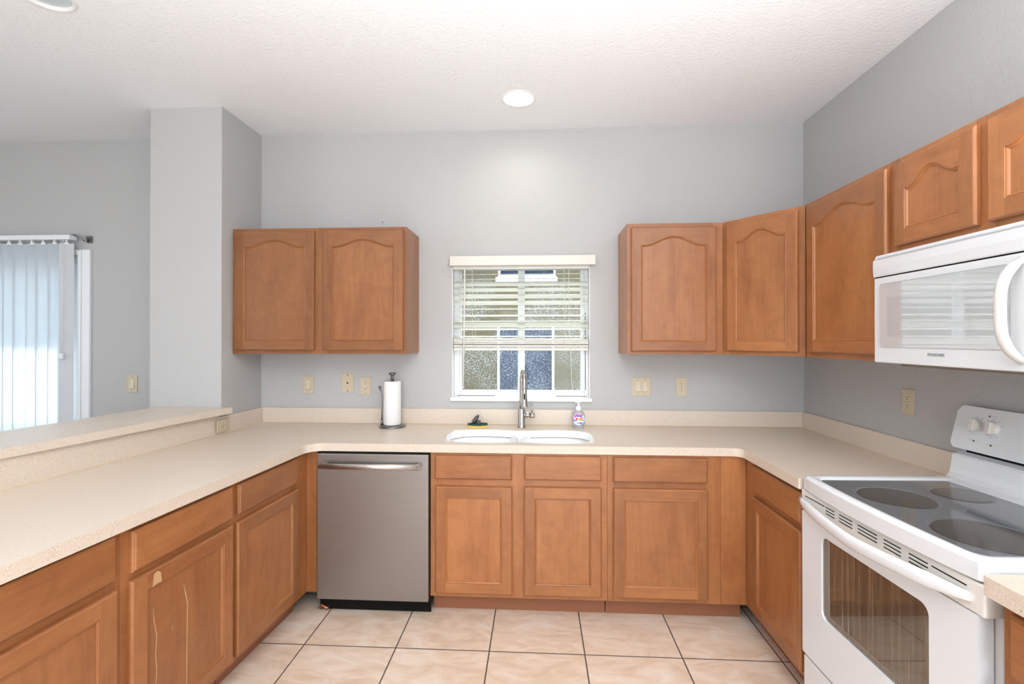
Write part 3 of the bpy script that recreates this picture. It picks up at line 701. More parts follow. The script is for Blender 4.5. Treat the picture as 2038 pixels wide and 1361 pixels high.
# scratches on the middle peninsula door
def scratches():
    par = [o for o in COL.objects if o.get('label', '').startswith('maple peninsula base cabinet with long')][0]
    dr = [o for o in par.children if o.name.startswith('door')][0]
    u1 = 1.094
    def P(u, z, y=-.0118): return (u1-u, y, z)
    M = simple('bare_scratched_wood', (0.56, 0.345, 0.165), .7)
    def strip(pts, wd, y):
        bm = newbm(); L_ = []; R_ = []
        n = len(pts)
        for i, (u, z) in enumerate(pts):
            wq = wd*.5*(.35 if i in (0, n-1) else random.uniform(.7, 1.2)); L_.append(bm.verts.new(P(u+wq, z, y))); R_.append(bm.verts.new(P(u-wq, z, y)))
        for i in range(n-1): bm.faces.new((L_[i], R_[i], R_[i+1], L_[i+1]))
        bmesh.ops.recalc_face_normals(bm, faces=bm.faces[:]); obj('scratch', bm, M, dr)
    strip([(.854, .579), (.846, .545), (.836, .501), (.837, .43), (.838, .373), (.839, .30), (.840, .208), (.841, .18)], .0055, -.0120)
    strip([(.983, .564), (.981, .524), (.969, .462), (.974, .40), (.969, .35), (.972, .301), (.971, .22), (.972, .19)], .005, -.0120)
    strip([(.907, .464), (.904, .45), (.902, .439)], .003, -.0120)
    bm = newbm(); q = [(.990, .684), (.975, .688), (.962, .677), (.958, .643), (.975, .646), (.996, .642)]
    bm.faces.new([bm.verts.new(P(u, z, -.0204)) for u, z in q])
    bmesh.ops.recalc_face_normals(bm, faces=bm.faces[:]); tag(obj('worn_patch', bm, M, dr), 'pale bare worn patch')
scratches()
# corner filler strip
B('corner_filler', WOOD, None, (-1.2475, -1.1885, -.6095, -.59, .106, BH-.001)); o = COL.objects['corner_filler']; tag(o, 'narrow vertical maple filler strip left of the dishwasher', 'filler panel')

# ------------------------------------------------------------------ dishwasher
def dishwasher():
    t = thing('dishwasher', 'stainless steel dishwasher with bar handle left of the sink cabinet', 'dishwasher', (-.879, -.61, 0)); 
    B('body', BLACK, t, (-.304, .309, .0, .55, .089, .868))
    bm = newbm(); box(bm, -.298, .305, -.032, .0, .086, .862, bev=.004, seg=2)
    obj('door_panel', bm, STEEL, t)
    B('toe_panel', DARKGAP, t, (-.306, .306, .03, .04, .001, .088))
    bm = newbm(); tube(bm, [(-.268, -.072, .806), (.268, -.072, .806)], .0150, 16, flat=(1, .85)); h = obj('handle', bm, simple('satin_handle', (.66, .65, .64), .34, 1.0), t)
    for s in (-1, 1):
        bm = newbm(); tube(bm, [(s*.250, -.031, .812), (s*.252, -.066, .806)], .008, 10); obj('handle_mount', bm, CHROME, h)
    bm = newbm(); tube(bm, [(-.30, .018, .012), (-.29, .015, .03), (-.27, .018, .014), (-.255, .018, .012)], .008, 8); obj('supply_line', bm, simple('copper', (.5, .22, .1), .4, .9), t)
dishwasher()

# ------------------------------------------------------------------ range
RA = math.atan2(-1, .03)
def wl(x, y):    # world to range local
    v = Matrix.Rotation(-RA, 3, 'Z') @ Vector((x-1.055, y+1.165, 0)); return (v.x, v.y)
def kitchen_range():
    t = thing('range', 'white electric range with black glass cooktop and backguard', 'range', (1.055, -1.165, 0), RA)
    W = .765; D = .63
    B('body', SIDEGREY, t, (.024, W-.004, .045, D-.02, .02, .895), bev=.003)
    # cooktop frame: raised rim with bowed front edge
    def bow(x, k=.022): q = x/W; return -k*4*q*(1-q)
    n = 16
    outer = [(0.016, .50), (0.002, .03)] + [(x, y) for x, y in [(.007, .012), (.02, .0)]] + [(.02+(W-.04)*k/n, bow(.02+(W-.04)*k/n)*1.0) for k in range(1, n)] + [(W-.02, 0), (W-.006, .012), (W, .03), (W, .50)]
    rim = newbm()
    prism(rim, outer[::-1], .884, .928, bev=.008, seg=3)
    obj('cooktop_frame', rim, WHITEAPP, t)
    # raised edge ring
    gx0, gx1, gy0, gy1 = .055, .715, .035, .545
    bm = newbm()
    out = rrect(.004, W-.004, .008, .60, .03); inn = rrect(gx0, gx1, gy0, gy1, .035)
    # follow the bow on the front
    out = [(x, y+(bow(x)*.9 if y < .1 else 0)) for x, y in out]; inn = [(x, y+(bow(x)*.9 if y < .1 else 0)) for x, y in inn]
    def densify(p, m=6):
        o = []
        for i in range(len(p)):
            a, b_ = p[i], p[(i+1) % len(p)]
            L = math.dist(a, b_); k = m if L > .1 else 1
            for j in range(k): o.append((a[0]+(b_[0]-a[0])*j/k, a[1]+(b_[1]-a[1])*j/k))
        return o
    out = densify(rrect(.003, W-.003, .006, .60, .03), 14); inn = densify(rrect(gx0, gx1, gy0, gy1, .035), 14)
    bw = lambda pts, s: [(x, y+(bow(x)*s if y < .12 else 0)) for x, y in pts]
    out = bw(out, .9); inn = bw(inn, .7)
    lv = []
    def lerp(a, b_, q): return [(p[0]+(r[0]-p[0])*q, p[1]+(r[1]-p[1])*q) for p, r in zip(a, b_)]
    for q, z in ((0, .926), (.06, .931), (.2, .935), (.55, .936), (.85, .934), (.96, .930), (1, .9265)): lv.append([bm.verts.new((x, y, z)) for x, y in lerp(out, inn, q)])
    for a in range(len(lv)-1):
        for k in range(len(out)):
            f = bm.faces.new((lv[a][k], lv[a][(k+1) % len(out)], lv[a+1][(k+1) % len(out)], lv[a+1][k])); f.smooth = True
    bmesh.ops.recalc_face_normals(bm, faces=bm.faces[:])
    obj('cooktop_rim', bm, WHITEAPP, t)
    m, nt, b = mat('black_ceramic_glass'); b.inputs['Base Color'].default_value = (0.105, 0.112, 0.125, 1); b.inputs['Roughness'].default_value = .12
    b.inputs['Coat Weight'].default_value = 0.6; b.inputs['Coat Roughness'].default_value = .04
    bm = newbm(); g2 = [bm.verts.new((x, y, .9285)) for x, y in inn]; f = bm.faces.new(g2)
    if f.normal.z < 0: f.normal_flip()
    g = obj('cooktop_glass', bm, m, t)
    BURN = simple('smoky_burner_ring', (0.040, 0.033, 0.030), .15, coat=.4); BURN2 = simple('burner_outline', (.16, .165, .17), .15, coat=.5)
    for (x, y, r) in ((1.238, -1.418, .112), (1.485, -1.377, .082), (1.252, -1.742, .125), (1.485, -1.73, .082)):
        lx, ly = wl(x, y)
        bm = newbm(); lathe(bm, [(r, .9288), (r, .92905), (r-.004, .9291), (.0005, .9291)], lx, ly, 48, cap=False); bn = obj('burner', bm, BURN, t)
        bm = newbm(); lathe(bm, [(r+.008, .9287), (r+.008, .9290), (r+.006, .9290), (r+.006, .9287)], lx, ly, 48, cap=False); obj('burner_ring', bm, BURN2, bn)
    # vent trim below the cooktop
    bm = newbm(); box(bm, .002, W-.003, .0, .05, .798, .878, bev=.008, seg=3)
    tr = obj('vent_trim', bm, OFFWHITE, t)
    bm = newbm()
    vents = [(.030, .150, 1)] + [(.158, .206, 3), (.232, .298, 3), (.326, .411, 3), (.440, .506, 3), (.536, .600, 3)] + [(.612, .715, 1)]
    for a, b_, rows in vents:
        for r_ in range(rows): box(bm, a, b_, -.0012, .0012, .8560-.0115*r_, .8590-.0115*r_)
    obj('vent_slot', bm, DARKGAP, tr)
    # door
    d = newbm(); ring_o = rrect(.008, .742, .238, .797, .006, 3); ring_i = rrect(.128, .602, .436, .742, .03, 6)
    from mathutils.geometry import delaunay_2d_cdt
    pts = [Vector(p) for p in ring_o+ring_i]; no, ni = len(ring_o), len(ring_i)
    ed = [(k, (k+1) % no) for k in range(no)] + [(no+k, no+(k+1) % ni) for k in range(ni)]
    V, E_, F_, _, _, _ = delaunay_2d_cdt(pts, ed, [], 1, 1e-7)
    vs = [d.verts.new((v.x, 0, v.y)) for v in V]
    for f in F_:
        c = sum((V[i] for i in f), Vector((0, 0)))/3
        if .128 < c.x < .602 and .436 < c.y < .742 and not ((c.x < .158 or c.x > .572) and (c.y < .466 or c.y > .712) and math.dist((c.x, c.y), (.158 if c.x < .3 else .572, .466 if c.y < .5 else .712)) > .0296): continue
        d.faces.new([vs[i] for i in f])
    r0 = [d.verts.new((x, 0, z)) for x, z in ring_o]; r1 = [d.verts.new((x, .04, z)) for x, z in ring_o]
    for k in range(no): d.faces.new((r0[k], r0[(k+1) % no], r1[(k+1) % no], r1[k]))
    d.faces.new(r1)
    i0 = [d.verts.new((x, 0, z)) for x, z in ring_i]; i1 = [d.verts.new((.365+(x-.365)*.994, .008, .589+(z-.589)*.99)) for x, z in ring_i]
    for k in range(ni): f = d.faces.new((i0[k], i0[(k+1) % ni], i1[(k+1) % ni], i1[k]))
    bmesh.ops.remove_doubles(d, verts=d.verts[:], dist=1e-5); bmesh.ops.recalc_face_normals(d, faces=d.faces[:])
    do = obj('oven_door', d, WHITEAPP, t)
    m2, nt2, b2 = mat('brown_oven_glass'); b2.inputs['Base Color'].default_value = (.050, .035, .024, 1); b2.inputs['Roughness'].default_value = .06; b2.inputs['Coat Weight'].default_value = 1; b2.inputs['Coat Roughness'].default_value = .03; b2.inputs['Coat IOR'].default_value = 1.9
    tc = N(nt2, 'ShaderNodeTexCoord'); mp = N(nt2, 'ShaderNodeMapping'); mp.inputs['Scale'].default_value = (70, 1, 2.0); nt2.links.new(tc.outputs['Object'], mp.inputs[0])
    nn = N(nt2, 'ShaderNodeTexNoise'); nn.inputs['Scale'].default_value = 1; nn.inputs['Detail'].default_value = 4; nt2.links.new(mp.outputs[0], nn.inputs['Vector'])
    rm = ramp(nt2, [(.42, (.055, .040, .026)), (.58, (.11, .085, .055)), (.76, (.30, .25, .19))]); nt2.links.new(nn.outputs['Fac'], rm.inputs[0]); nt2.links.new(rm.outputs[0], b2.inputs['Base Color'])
    bm = newbm(); bm.faces.new([bm.verts.new((x, .0075, z)) for x, z in rrect(.125, .605, .433, .745, .03, 6)]); bmesh.ops.recalc_face_normals(bm, faces=bm.faces[:])
    for f in bm.faces:
        if f.normal.y > 0: f.normal_flip()
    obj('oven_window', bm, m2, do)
    bm = newbm()
    for k, x in enumerate((.137, .146, .154, .162)): box(bm, x, x+.003, .0055, .0074, .45, .735)
    for k in range(3): box(bm, .165, .585, .0055, .0074, .443+.007*k, .4455+.007*k)
    obj('window_liner', bm, simple('brown_liner', (.33, .27, .23), .4), do)
    # bowed handle
    bm = newbm(); pts = []; rs = []
    for k in range(25):
        q = k/24; x = .003+(.728-.003)*q; s = sin(pi*q)
        pts.append((x, -.004-.047*s**.8, .836-.018*(1-abs(2*q-1))**.8)); rs.append(.019*(.55+.45*min(1, s*2.5)))
    tube(bm, pts, rs, 16, flat=(1.15, .62), up=(0, 0, 1)); obj('handle', bm, WHITEAPP, do)
    # storage drawer
    bm = newbm(); box(bm, .012, .742, .003, .04, .04, .226, bev=.004, seg=2); dw = obj('storage_drawer', bm, WHITEAPP, t)
    bm = newbm(); prism(bm, rrect(.22, .54, .15, .185, .016), -.004, .006, axis='y', bev=.002); obj('drawer_pull', bm, WHITEAPP, dw)
    # backguard
    bg_ = newbm()
    # riser sweeping up from the cooktop
    prism(bg_, [(.525, .930), (.565, .934), (.578, .950), (.583, .975), (.588, 1.018), (.594, 1.026), (.61, 1.026), (.61, .90), (.525, .90)], .004, W-.004, axis='x', bev=.003, seg=2)
    r_ = obj('riser', bg_, WHITEAPP, t)
    B('recess_strip', GREYMETAL, t, (.012, W-.012, .600, .625, 1.02, 1.07)); B('recess_vent', DARKGAP, t, (.055, W-.055, .5985, .6005, 1.040, 1.056))
    bm = newbm(); P_ = rrect(.0, W, 0, .168, .022, 6)
    P_ = [(x+(.012 if z > .08 else 0)*(1 if x < .3 else -1), z) for x, z in P_]
    tb = bmesh.new(); a = [tb.verts.new((x, 0, z)) for x, z in P_]; b_ = [tb.verts.new((x, .042, z)) for x, z in P_]; k_ = len(P_)
    ff = tb.faces.new(a); tb.faces.new(b_[::-1])
    for i in range(k_): tb.faces.new((a[i], a[(i+1) % k_], b_[(i+1) % k_], b_[i]))
    bmesh.ops.bevel(tb, geom=ff.edges[:], offset=.006, segments=3, affect='EDGES'); bmesh.ops.recalc_face_normals(tb, faces=tb.faces[:])
    MG = Matrix.Translation((.0, .577, 1.053)) @ Matrix.Rotation(radians(-11), 4, 'X')
    merge(bm, tb, M=MG); pg = obj('control_panel', bm, WHITEAPP, t)
    KN_ = simple('warm_white_knob', (.78, .73, .68), .35)
    for kx in (.098, .163, .60, .665):
        kz = .098
        bm = newbm(); MK = MG @ Matrix.Translation((kx, 0, kz)) @ Matrix.Rotation(pi/2, 4, 'X')
        lathe(bm, [(.025, 0), (.0245, .006), (.022, .012), (.0205, .014), (.0005, .0145)], 0, 0, 28, M=MK, cap=False)
        prism(bm, [(-.007, -.021), (.007, -.021), (.008, .021), (-.008, .021)], .012, .024, M=MK, bev=.002)
        kn = obj('knob', bm, KN_, pg)
        bm = newbm()
        for a in (25, 60, 95, 130, 200, 235, 265, 300):
            cx, cz = kx+.035*cos(radians(a)), kz+.033*sin(radians(a)); box(bm, cx-.004, cx+.004, -.0006, .0004, cz-.0012, cz+.0012, M=MG)
        obj('dial_marks', bm, INKL, kn)
    bm = newbm()
    for (x, z) in ((.142, .140), (.100, .040), (.166, .036)): lathe(bm, [(.0032, -.001), (.0032, .0012), (.0003, .0014)], 0, 0, 12, M=MG @ Matrix.Translation((x, 0, z)) @ Matrix.Rotation(pi/2, 4, 'X'), cap=False)
    obj('indicator_light', bm, simple('dark_indicator', (.08, .02, .02), .3), pg)
    bm = newbm()
    for (x, z, l_) in ((.150, .140, .022), (.080, .043, .012), (.112, .045, .006), (.145, .037, .012), (.178, .040, .006)): box(bm, x, x+l_, -.0006, .0004, z-.0009, z+.0009, M=MG)
    obj('printed_marks', bm, INKL, pg)
kitchen_range()

# ------------------------------------------------------------------ microwave
def microwave():
    X0 = 1.300; t = thing('microwave', 'white over the range microwave with curved handle below wall cabinet', 'microwave', (X0, -1.222, 1.386), -pi/2)
    W, H = .758, .408; D = XR-X0-.002
    B('body', WHITEMW, t, (.006, W-.006, .03, D, .004, H), bev=.002)
    B('underside', simple('brown_grease_filter', (.22, .18, .14), .5), t, (.05, W-.03, .06, D-.02, -.012, .004), bev=.003)
    # top vent panel: slightly convex
    bm = newbm(); prism(bm, [(.0, .326), (-.002, .330), (-.004, .36), (-.003, .388), (.004, .396), (.008, .408), (.03, .409), (.03, .326)], .0, W, axis='x', bev=.002)
    vp = obj('vent_panel', bm, WHITEMW, t)
    B('vent_slot', simple('shadowed_white', (.6, .63, .66), .4), vp, (.02, W-.02, -.0035, .0, .394, .3975))
    B('seam', DARKGAP, t, (.002, W-.002, .004, .012, .318, .328))
    bm = newbm(); box(bm, 0, .584, 0, .03, .0, .322, bev=.006, seg=3); dr = obj('door', bm, WHITEMW, t)
    bm = newbm(); box(bm, .586, W, 0, .03, .0, .322, bev=.006, seg=3); cp = obj('control_panel', bm, WHITEMW, t)
    # window: slightly recessed frame ring + pane
    bm = newbm(); prism(bm, rrect(.028, .535, .060, .296, .016), -.0015, .004, axis='y', bev=.0008, seg=1); wn = obj('window', bm, MWGLASS, dr)
    bm = newbm()
    prism(bm, rrect(.072, .49, .100, .245, .004), -.0022, -.0010, axis='y', bev=.0003, seg=1); obj('window_screen', bm, MWSCREEN, wn)
    bm = newbm()
    x0, x1, z0, z1 = .0275, .5355, .0595, .2965
    for r0 in [rrect(x0, x1, z0, z1, .016)]:
        tube(bm, [(x, -.0014, z) for x, z in r0] + [(r0[0][0], -.0014, r0[0][1])], .0011, 6, caps=False)
    obj('window_bead', bm, simple('pale_grey_bead', (.5, .54, .58), .3), dr)
    # handle: vertical C bow
    bm = newbm(); pts = []
    for k in range(25):
        q = k/24; z = .028+.275*q; s = (1-abs(2*q-1)**3.2)
        pts.append((.562, .004-.058*s**.9, z))
    tube(bm, pts, [.0155 if 1 < k < 23 else .013 for k in range(25)], 16, flat=(.75, 1.0), up=(0, 1, 0)); obj('handle', bm, simple('glossy_white_handle', (.76, .75, .73), .12, coat=.6), dr)
    # buttons
    bm = newbm()
    for r_ in range(6):
        for c_ in range(3): box(bm, .63+.034*c_, .655+.034*c_, -.001, .001, .04+.03*r_, .06+.03*r_, bev=.0006)
    obj('button', bm, MWSCREEN, cp)['kind'] = 'stuff'
    B('display', BLACK, cp, (.63, .72, -.001, .001, .25, .285))
    # brand lettering on the lower rail of the door
    cu = bpy.data.curves.new('lettering', 'FONT'); cu.body = 'FRIGIDAIRE'; cu.size = .0145; cu.extrude = .0003; cu.align_x = 'CENTER'; cu.space_character = 1.12
    me_o = bpy.data.objects.new('lettering_tmp', cu); COL.objects.link(me_o)
    dg = bpy.context.evaluated_depsgraph_get(); me = bpy.data.meshes.new_from_object(me_o.evaluated_get(dg)); bpy.data.objects.remove(me_o)
    lo = bpy.data.objects.new('lettering', me); COL.objects.link(lo); lo.parent = dr; me.materials.clear(); me.materials.append(INK)
    lo.rotation_euler = (pi/2, 0, 0); lo.location = (.2865, -.0006, .0325); lo.scale = (.82, 1, 1)
microwave()

# ------------------------------------------------------------------ electrical plates
def plate(label, loc, rz, kind, group=None, name=None, roll=0):
    nm = {'duplex': 'power_outlet', 'gfci': 'power_outlet', 'rocker': 'light_switch', 'double': 'light_switch', 'phone': 'phone_jack'}[kind]
    t = thing(name or nm, label, {'power_outlet': 'outlet', 'light_switch': 'light switch', 'phone_jack': 'phone jack'}[nm], loc, rz, {'power_outlet': 'ivory power outlets', 'light_switch': 'ivory light switches'}.get(nm))
    w_, h_ = (.118, .118) if kind == 'double' else ((.078, .124) if kind == 'phone' else (.071, .117))
    R = Matrix.Rotation(roll, 4, 'Y')
    bm = newbm(); box(bm, -w_/2, w_/2, -.006, -.0004, -h_/2, h_/2, bev=.0025, seg=2, M=R); obj('cover_plate', bm, IVORY, t)
    def screw(x, z, r=.003, m=BRASS):
        bm = newbm(); lathe(bm, [(r, .0), (r, .0016), (.0003, .002)], 0, 0, 10, M=R @ Matrix.Translation((x, -.0055, z)) @ Matrix.Rotation(pi/2, 4, 'X'), cap=False); obj('screw', bm, m, t)
    if kind in ('duplex', 'gfci'):
        for s in (-1, 1):
            bm = newbm()
            if kind == 'duplex': prism(bm, rrect(-.017, .017, s*.0195-.0145, s*.0195+.0145, .0135), -.0085, -.005, axis='y', bev=.0008, M=R)
            else: box(bm, -.0165, .0165, -.008, -.005, s*.0165-.0165, s*.0165+.0165, bev=.001, M=R)
            rc = obj('receptacle', bm, IVORYL, t)
            bm = newbm()
            for x in (-.0065, .0065): box(bm, x-.0012, x+.0012, -.0090, -.0075, s*.0195-.001, s*.0195+.0075, M=R)
            lathe(bm, [(.0026, 0), (.0026, .0012), (.0002, .0013)], 0, 0, 10, M=R @ Matrix.Translation((0, -.008, s*.0195-.0075)) @ Matrix.Rotation(pi/2, 4, 'X'), cap=False)
            obj('slot', bm, DARKGAP, rc)
        if kind == 'duplex': screw(0, 0, .0025)
    if kind in ('rocker', 'double'):
        for x in ((0,) if kind == 'rocker' else (-.023, .023)):
            bm = newbm(); box(bm, x-.0175, x+.0175, -.0065, -.005, -.0345, .0345, M=R); obj('switch_recess', bm, simple('ivory_edge', (.40, .33, .22), .5), t)
            bm = newbm(); prism(bm, [(-.0062, -.033), (-.0115, -.030), (-.0075, .0), (-.0068, .033), (-.005, .033), (-.005, -.033)], x-.0158, x+.0158, axis='x', bev=.0005, M=R); obj('rocker', bm, IVORYL, t)
            screw(x, .048); screw(x, -.048)
    if kind == 'phone':
        bm = newbm(); box(bm, -.007, .007, -.009, -.005, -.008, .008, bev=.001, M=R); j = obj('jack', bm, IVORYL, t)
        bm = newbm(); box(bm, -.0045, .0045, -.0096, -.0085, -.006, .004, M=R); obj('socket', bm, DARKGAP, j)
        screw(0, .052, .0045, DARKNICKEL); screw(0, -.052, .0045, DARKNICKEL); screw(0, .03, .0018); screw(0, -.03, .0018)
    if kind == 'gfci': screw(0, .048); screw(0, -.048)
    return t
plate('ivory single rocker switch under the left wall cabinet', (-1.536, 0, 1.168), 0, 'rocker')
plate('ivory phone jack plate with two large screws under the left wall cabinet', (-1.266, 0, 1.183), 0, 'phone')
plate('ivory rectangular outlet between the phone jack and the paper towels', (-1.146, 0, 1.163), 0, 'gfci')
plate('ivory double rocker switch right of the kitchen window', (.674, 0, 1.167), 0, 'double')
plate('ivory duplex outlet right of the double switch on the back wall', (.93, 0, 1.168), 0, 'duplex')
plate('ivory duplex outlet on the right wall between corner and range', (XR, -.861, 1.188), -pi/2, 'duplex')
plate('ivory rocker switch on the dining wall beside the grey pillar', (-2.778, 0, 1.168), 0, 'rocker')
o = plate('horizontal ivory outlet set in the low splash below the bar ledge end', (-1.8555, -.412, .965), pi/2+.03, 'duplex', roll=pi/2)

# ------------------------------------------------------------------ faucet
def faucet():
    t = thing('kitchen_faucet', 'brushed nickel pull down faucet with arched spout behind the sink', 'faucet', (-.098, -.105, .914))
    bm = newbm(); lathe(bm, [(.027, 0), (.027, .005), (.0245, .008), (.0235, .012), (.0235, .117), (.0225, .120), (.001, .1205)], 0, 0, 32); obj('body', bm, CHROME, t)
    bm = newbm(); a = radians(8); dx, dy = sin(a), -cos(a); R_ = .083; zt = .277; pts = [(0, 0, .115), (0, 0, .2)]
    for k in range(19):
        q = pi*k/18; h = R_*(1-cos(q)); pts.append((dx*h, dy*h, zt+R_*sin(q)))
    pts.append((dx*2*R_, dy*2*R_, .262)); 
    tube(bm, pts, .0125, 20); sp = obj('spout', bm, CHROME, t)
    ex, ey = dx*2*R_, dy*2*R_
    bm = newbm(); lathe(bm, [(.0128, .262), (.0142, .260), (.0142, .245), (.0150, .22), (.0175, .185), (.0205, .160), (.0205, .154), (.018, .152), (.001, .152)], ex, ey, 28); obj('spray_head', bm, CHROME, t)
    bm = newbm(); tube(bm, [(ex*.97-.006, ey*.92, .25), (ex*.9-.012, ey*.8, .22), (ex*.8-.01, ey*.6, .19), (ex*.5, ey*.3, .15)], .0035, 8); box(bm, ex-.004, ex+.004, ey-.0205, ey-.016, .20, .235, bev=.001); obj('spray_button', bm, BLACK, t)
    bm = newbm(); tube(bm, [(.018, 0, .082), (.058, -.004, .080)], .0165, 20); tube(bm, [(.056, -.004, .080), (.080, -.005, .078)], [.0185, .0185], 20); sphere(bm, (.080, -.005, .078), .0175, (.4, 1, 1)); h = obj('lever_hub', bm, CHROME, t)
    bm = newbm(); tube(bm, [(.066, -.004, .095), (.066, -.002, .155)], .0058, 12); obj('lever', bm, CHROME, h)
faucet()

# ------------------------------------------------------------------ paper towel holder and roll
def towel():
    x, y = -.925, -.125
    t = thing('paper_towel_holder', 'dark nickel countertop paper towel holder with side arm', 'paper towel holder', (x, y, .914))
    bm = newbm(); lathe(bm, [(.084, 0), (.086, .004), (.084, .009), (.070, .013), (.03, .015), (.001, .0152)], 0, 0, 40); obj('base', bm, DARKNICKEL, t)
    bm = newbm(); tube(bm, [(0, 0, .012), (0, 0, .30)], .008, 12); lathe(bm, [(.009, .298), (.012, .303), (.011, .325), (.013, .330), (.022, .335), (.023, .341), (.019, .346), (.001, .347)], 0, 0, 24); obj('post', bm, DARKNICKEL, t)
    bm = newbm(); tube(bm, [(-.070, .005, .010), (-.070, .005, .05)], [.0085, .0065], 12); tube(bm, [(-.070, .005, .045), (-.069, .005, .12), (-.068, .005, .19), (-.072, .005, .215), (-.082, .005, .245)], .0042, 10); sphere(bm, (-.084, .005, .250), .0095); obj('side_arm', bm, DARKNICKEL, t)
    r = thing('paper_towel_roll', 'white paper towel roll standing on the nickel holder', 'paper towels', (x, y, .9297))
    bm = newbm(); lathe(bm, [(.019, .001), (.053, .001), (.0545, .004), (.0545, .274), (.053, .277), (.019, .277), (.019, .001)], 0, 0, 48, cap=False); obj('roll', bm, PAPER, r)
    bm = newbm(); lathe(bm, [(.0188, .001), (.0188, .277), (.0175, .277), (.0175, .001), (.0188, .001)], 0, 0, 24, cap=False); obj('core', bm, simple('cardboard', (.45, .33, .2), .9), r)
towel()

# ------------------------------------------------------------------ soap bottle
def soap():
    t = thing('soap_dispenser', 'clear liquid soap bottle with white pump and colourful label', 'soap bottle', (.262, -.108, .914))
    m, nt, b = mat('clear_soap'); b.inputs['Base Color'].default_value = (.80, .86, .95, 1); b.inputs['Transmission Weight'].default_value = .75; b.inputs['Roughness'].default_value = .05; b.inputs['IOR'].default_value = 1.35
    prof = [(.030, .0), (.034, .003), (.034, .012), (.035, .02), (.039, .035), (.0415, .055), (.0405, .075), (.036, .093), (.027, .107), (.016, .113), (.0145, .116), (.001, .116)]
    bm = newbm(); lathe(bm, prof, 0, 0, 40, sy=.62); obj('bottle', bm, m, t)
    # label wraps the front of the bottle
    ml, nt, b = mat('colourful_label'); L = nt.links.new
    tc = N(nt, 'ShaderNodeTexCoord'); v = N(nt, 'ShaderNodeTexVoronoi'); v.inputs['Scale'].default_value = 95; L(tc.outputs['Object'], v.inputs['Vector'])
    sc_ = N(nt, 'ShaderNodeSeparateColor'); L(v.outputs['Color'], sc_.inputs[0])
    rm = ramp(nt, [(0, (.75, .80, .95)), (.25, (.12, .22, .62)), (.40, (.85, .88, .97)), (.6, (.80, .12, .45)), (.75, (.30, .65, .90)), (.9, (.9, .9, .95))], 'CONSTANT'); L(sc_.outputs[0], rm.inputs[0]); L(rm.outputs[0], b.inputs['Base Color']); b.inputs['Roughness'].default_value = .3
    bm = newbm(); g = []
    def rad(z):
        for i in range(len(prof)-1):
            if prof[i][1] <= z <= prof[i+1][1]: q = (z-prof[i][1])/(prof[i+1][1]-prof[i][1]+1e-9); return prof[i][0]+(prof[i+1][0]-prof[i][0])*q
    def patch(a0, a1, z0, z1, lift, shape):
        g = []
        for j in range(9):
            row = []
            for i in range(13):
                u, v_ = i/12*2-1, j/8*2-1
                if shape: k = math.sqrt(max(0, 1-.5*v_*v_)); h = math.sqrt(max(0, 1-.5*u*u)); uu, vv = u*k, v_*h
                else: uu, vv = u, v_
                a = radians((a0+a1)/2+(a1-a0)/2*uu); z = (z0+z1)/2+(z1-z0)/2*vv; r = rad(z)+lift
                row.append(bm.verts.new((r*cos(a), r*sin(a)*.62, z)))
            g.append(row)
        for j in range(8):
            for i in range(12): bm.faces.new((g[j][i], g[j][i+1], g[j+1][i+1], g[j+1][i])).smooth = True
    patch(205, 335, .022, .093, .0006, True); lb = obj('label', bm, ml, t)
    for nm, c, a0, a1, z0, z1 in (('label_band', (.05, .12, .45), 242, 292, .077, .083), ('label_patch', (.72, .10, .42), 235, 305, .074, .090), ('label_spot', (.95, .35, .03), 268, 300, .052, .070), ('label_spot', (.85, .08, .04), 243, 262, .056, .070)):
        bm = newbm(); patch(a0, a1, z0, z1, .0014 if nm == 'label_band' else .0010, nm != 'label_band'); obj(nm, bm, simple(nm, c, .35), lb)
    WP = simple('white_pump', (.88, .89, .91), .3)
    bm = newbm(); lathe(bm, [(.016, .112), (.0175, .114), (.0175, .128), (.013, .136), (.0075, .139), (.0065, .141), (.0055, .163), (.001, .163)], 0, 0, 28)
    tube(bm, [(.004, 0, .165), (-.010, -.002, .166), (-.020, -.004, .163)], [.0065, .0055, .004], 12, flat=(.7, 1)); lathe(bm, [(.006, .160), (.014, .164), (.015, .169), (.001, .171)], .002, 0, 20); obj('pump', bm, WP, t)
soap()

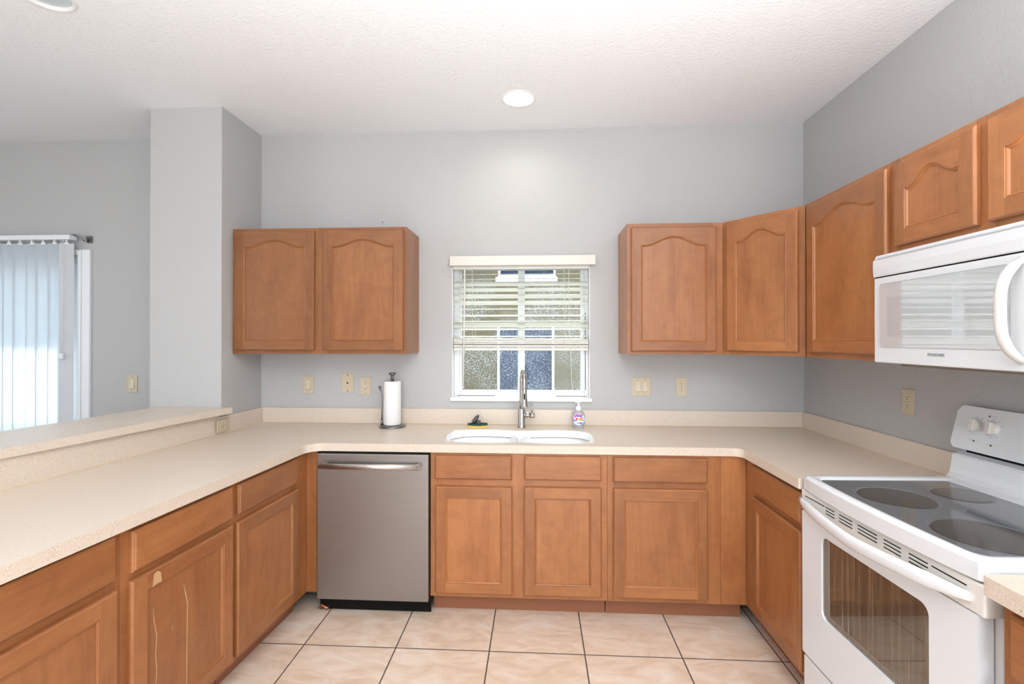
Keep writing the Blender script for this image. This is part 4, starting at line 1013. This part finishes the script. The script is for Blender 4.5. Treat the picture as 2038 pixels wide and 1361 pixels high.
# ------------------------------------------------------------------ scrub brush
def scrubber():
    t = thing('dish_scrubber', 'green and yellow scrub sponge with dark oval handle beside the sink', 'scrubber', (-.378, -.105, .914), radians(4))
    bm = newbm(); n = 40
    def shape(s): return [((.060*s)*cos(a)*(1+.08*cos(2*a)), .036*s*sin(a)*(1-.22*cos(2*a)**2*0+.10*cos(4*a))) for a in [2*pi*k/n for k in range(n)]]
    prism(bm, shape(1.0), .0, .013, bev=.003, seg=2); obj('sponge', bm, simple('yellow_sponge', (.80, .58, .12), .9, bump=(300, .6, .003)), t)
    bm = newbm(); prism(bm, shape(.99), .0131, .024, bev=.002, seg=2); obj('scouring_pad', bm, simple('dark_green_pad', (.018, .07, .05), .95, bump=(400, .8, .004)), t)
    bm = newbm(); M = Matrix.Translation((-.016, 0, .048)) @ Matrix.Rotation(radians(-52), 4, 'Y')
    sphere(bm, (0, 0, 0), .038, (1, .6, .36), M=M); lathe(bm, [(.022, .024), (.016, .03), (.013, .045)], .004, 0, 20, cap=True)
    obj('handle', bm, simple('smoky_plastic', (.06, .06, .06), .12, coat=.6), t)
scrubber()

# ------------------------------------------------------------------ recessed ceiling lights
for i, (x, y, on) in enumerate(LIGHTS):
    lab = ['lit round recessed ceiling light above the sink', 'unlit round recessed ceiling light at the upper left', 'added unseen recessed fill light above the kitchen floor', 'added unseen recessed fill light above the peninsula end', 'added unseen recessed fill light nearest the living area'][i]
    t = thing('recessed_light', lab, 'ceiling light', (x, y, ZC), 0, 'recessed ceiling lights')
    bm = newbm(); lathe(bm, [(.083, .05), (.084, .001), (.086, -.003), (.095, -.004), (.099, -.001), (.099, .0)], 0, 0, 48, cap=False); obj('trim_ring', bm, TRIMW, t)
    bm = newbm(); lathe(bm, [(.083, .05), (.083, .120), (.001, .122)], 0, 0, 40, cap=False); obj('housing', bm, simple('white_baffle', (.8, .82, .84), .35), t)
    if on:
        m = simple('lit_lens', (.9, .9, .9), .4, emis=((1.0, .93, .80), 14.0))
    else: m = simple('unlit_lens', (.62, .70, .76), .25)
    bm = newbm(); lathe(bm, [(.083, .012), (.07, .006), (.04, .002), (.0005, .0)], 0, 0, 40, cap=False); obj('lens', bm, m, t)
    if on:
        d = bpy.data.lights.new('recessed_lamp', 'AREA'); d.shape = 'DISK'; d.size = .15; d.energy = 1.3; d.color = (1.0, .91, .80); d.spread = radians(150)
        lo = bpy.data.objects.new('recessed_lamp', d); COL.objects.link(lo); lo.location = (x, y, ZC-.012)

# small nail left in the wall above the left cabinet
t = obj('wall_nail', (lambda b: (tube(b, [(0, 0, 0), (0, -.014, .001)], .0016, 8), lathe(b, [(.004, 0), (.004, .0015), (.0003, .002)], 0, 0, 12, M=Matrix.Translation((0, -.013, .001)) @ Matrix.Rotation(pi/2, 4, 'X'), cap=False), b)[-1])(newbm()), DARKNICKEL)
t.location = (-1.029, 0, 2.254); tag(t, 'small dark nail in the wall just above the left wall cabinet', 'nail')
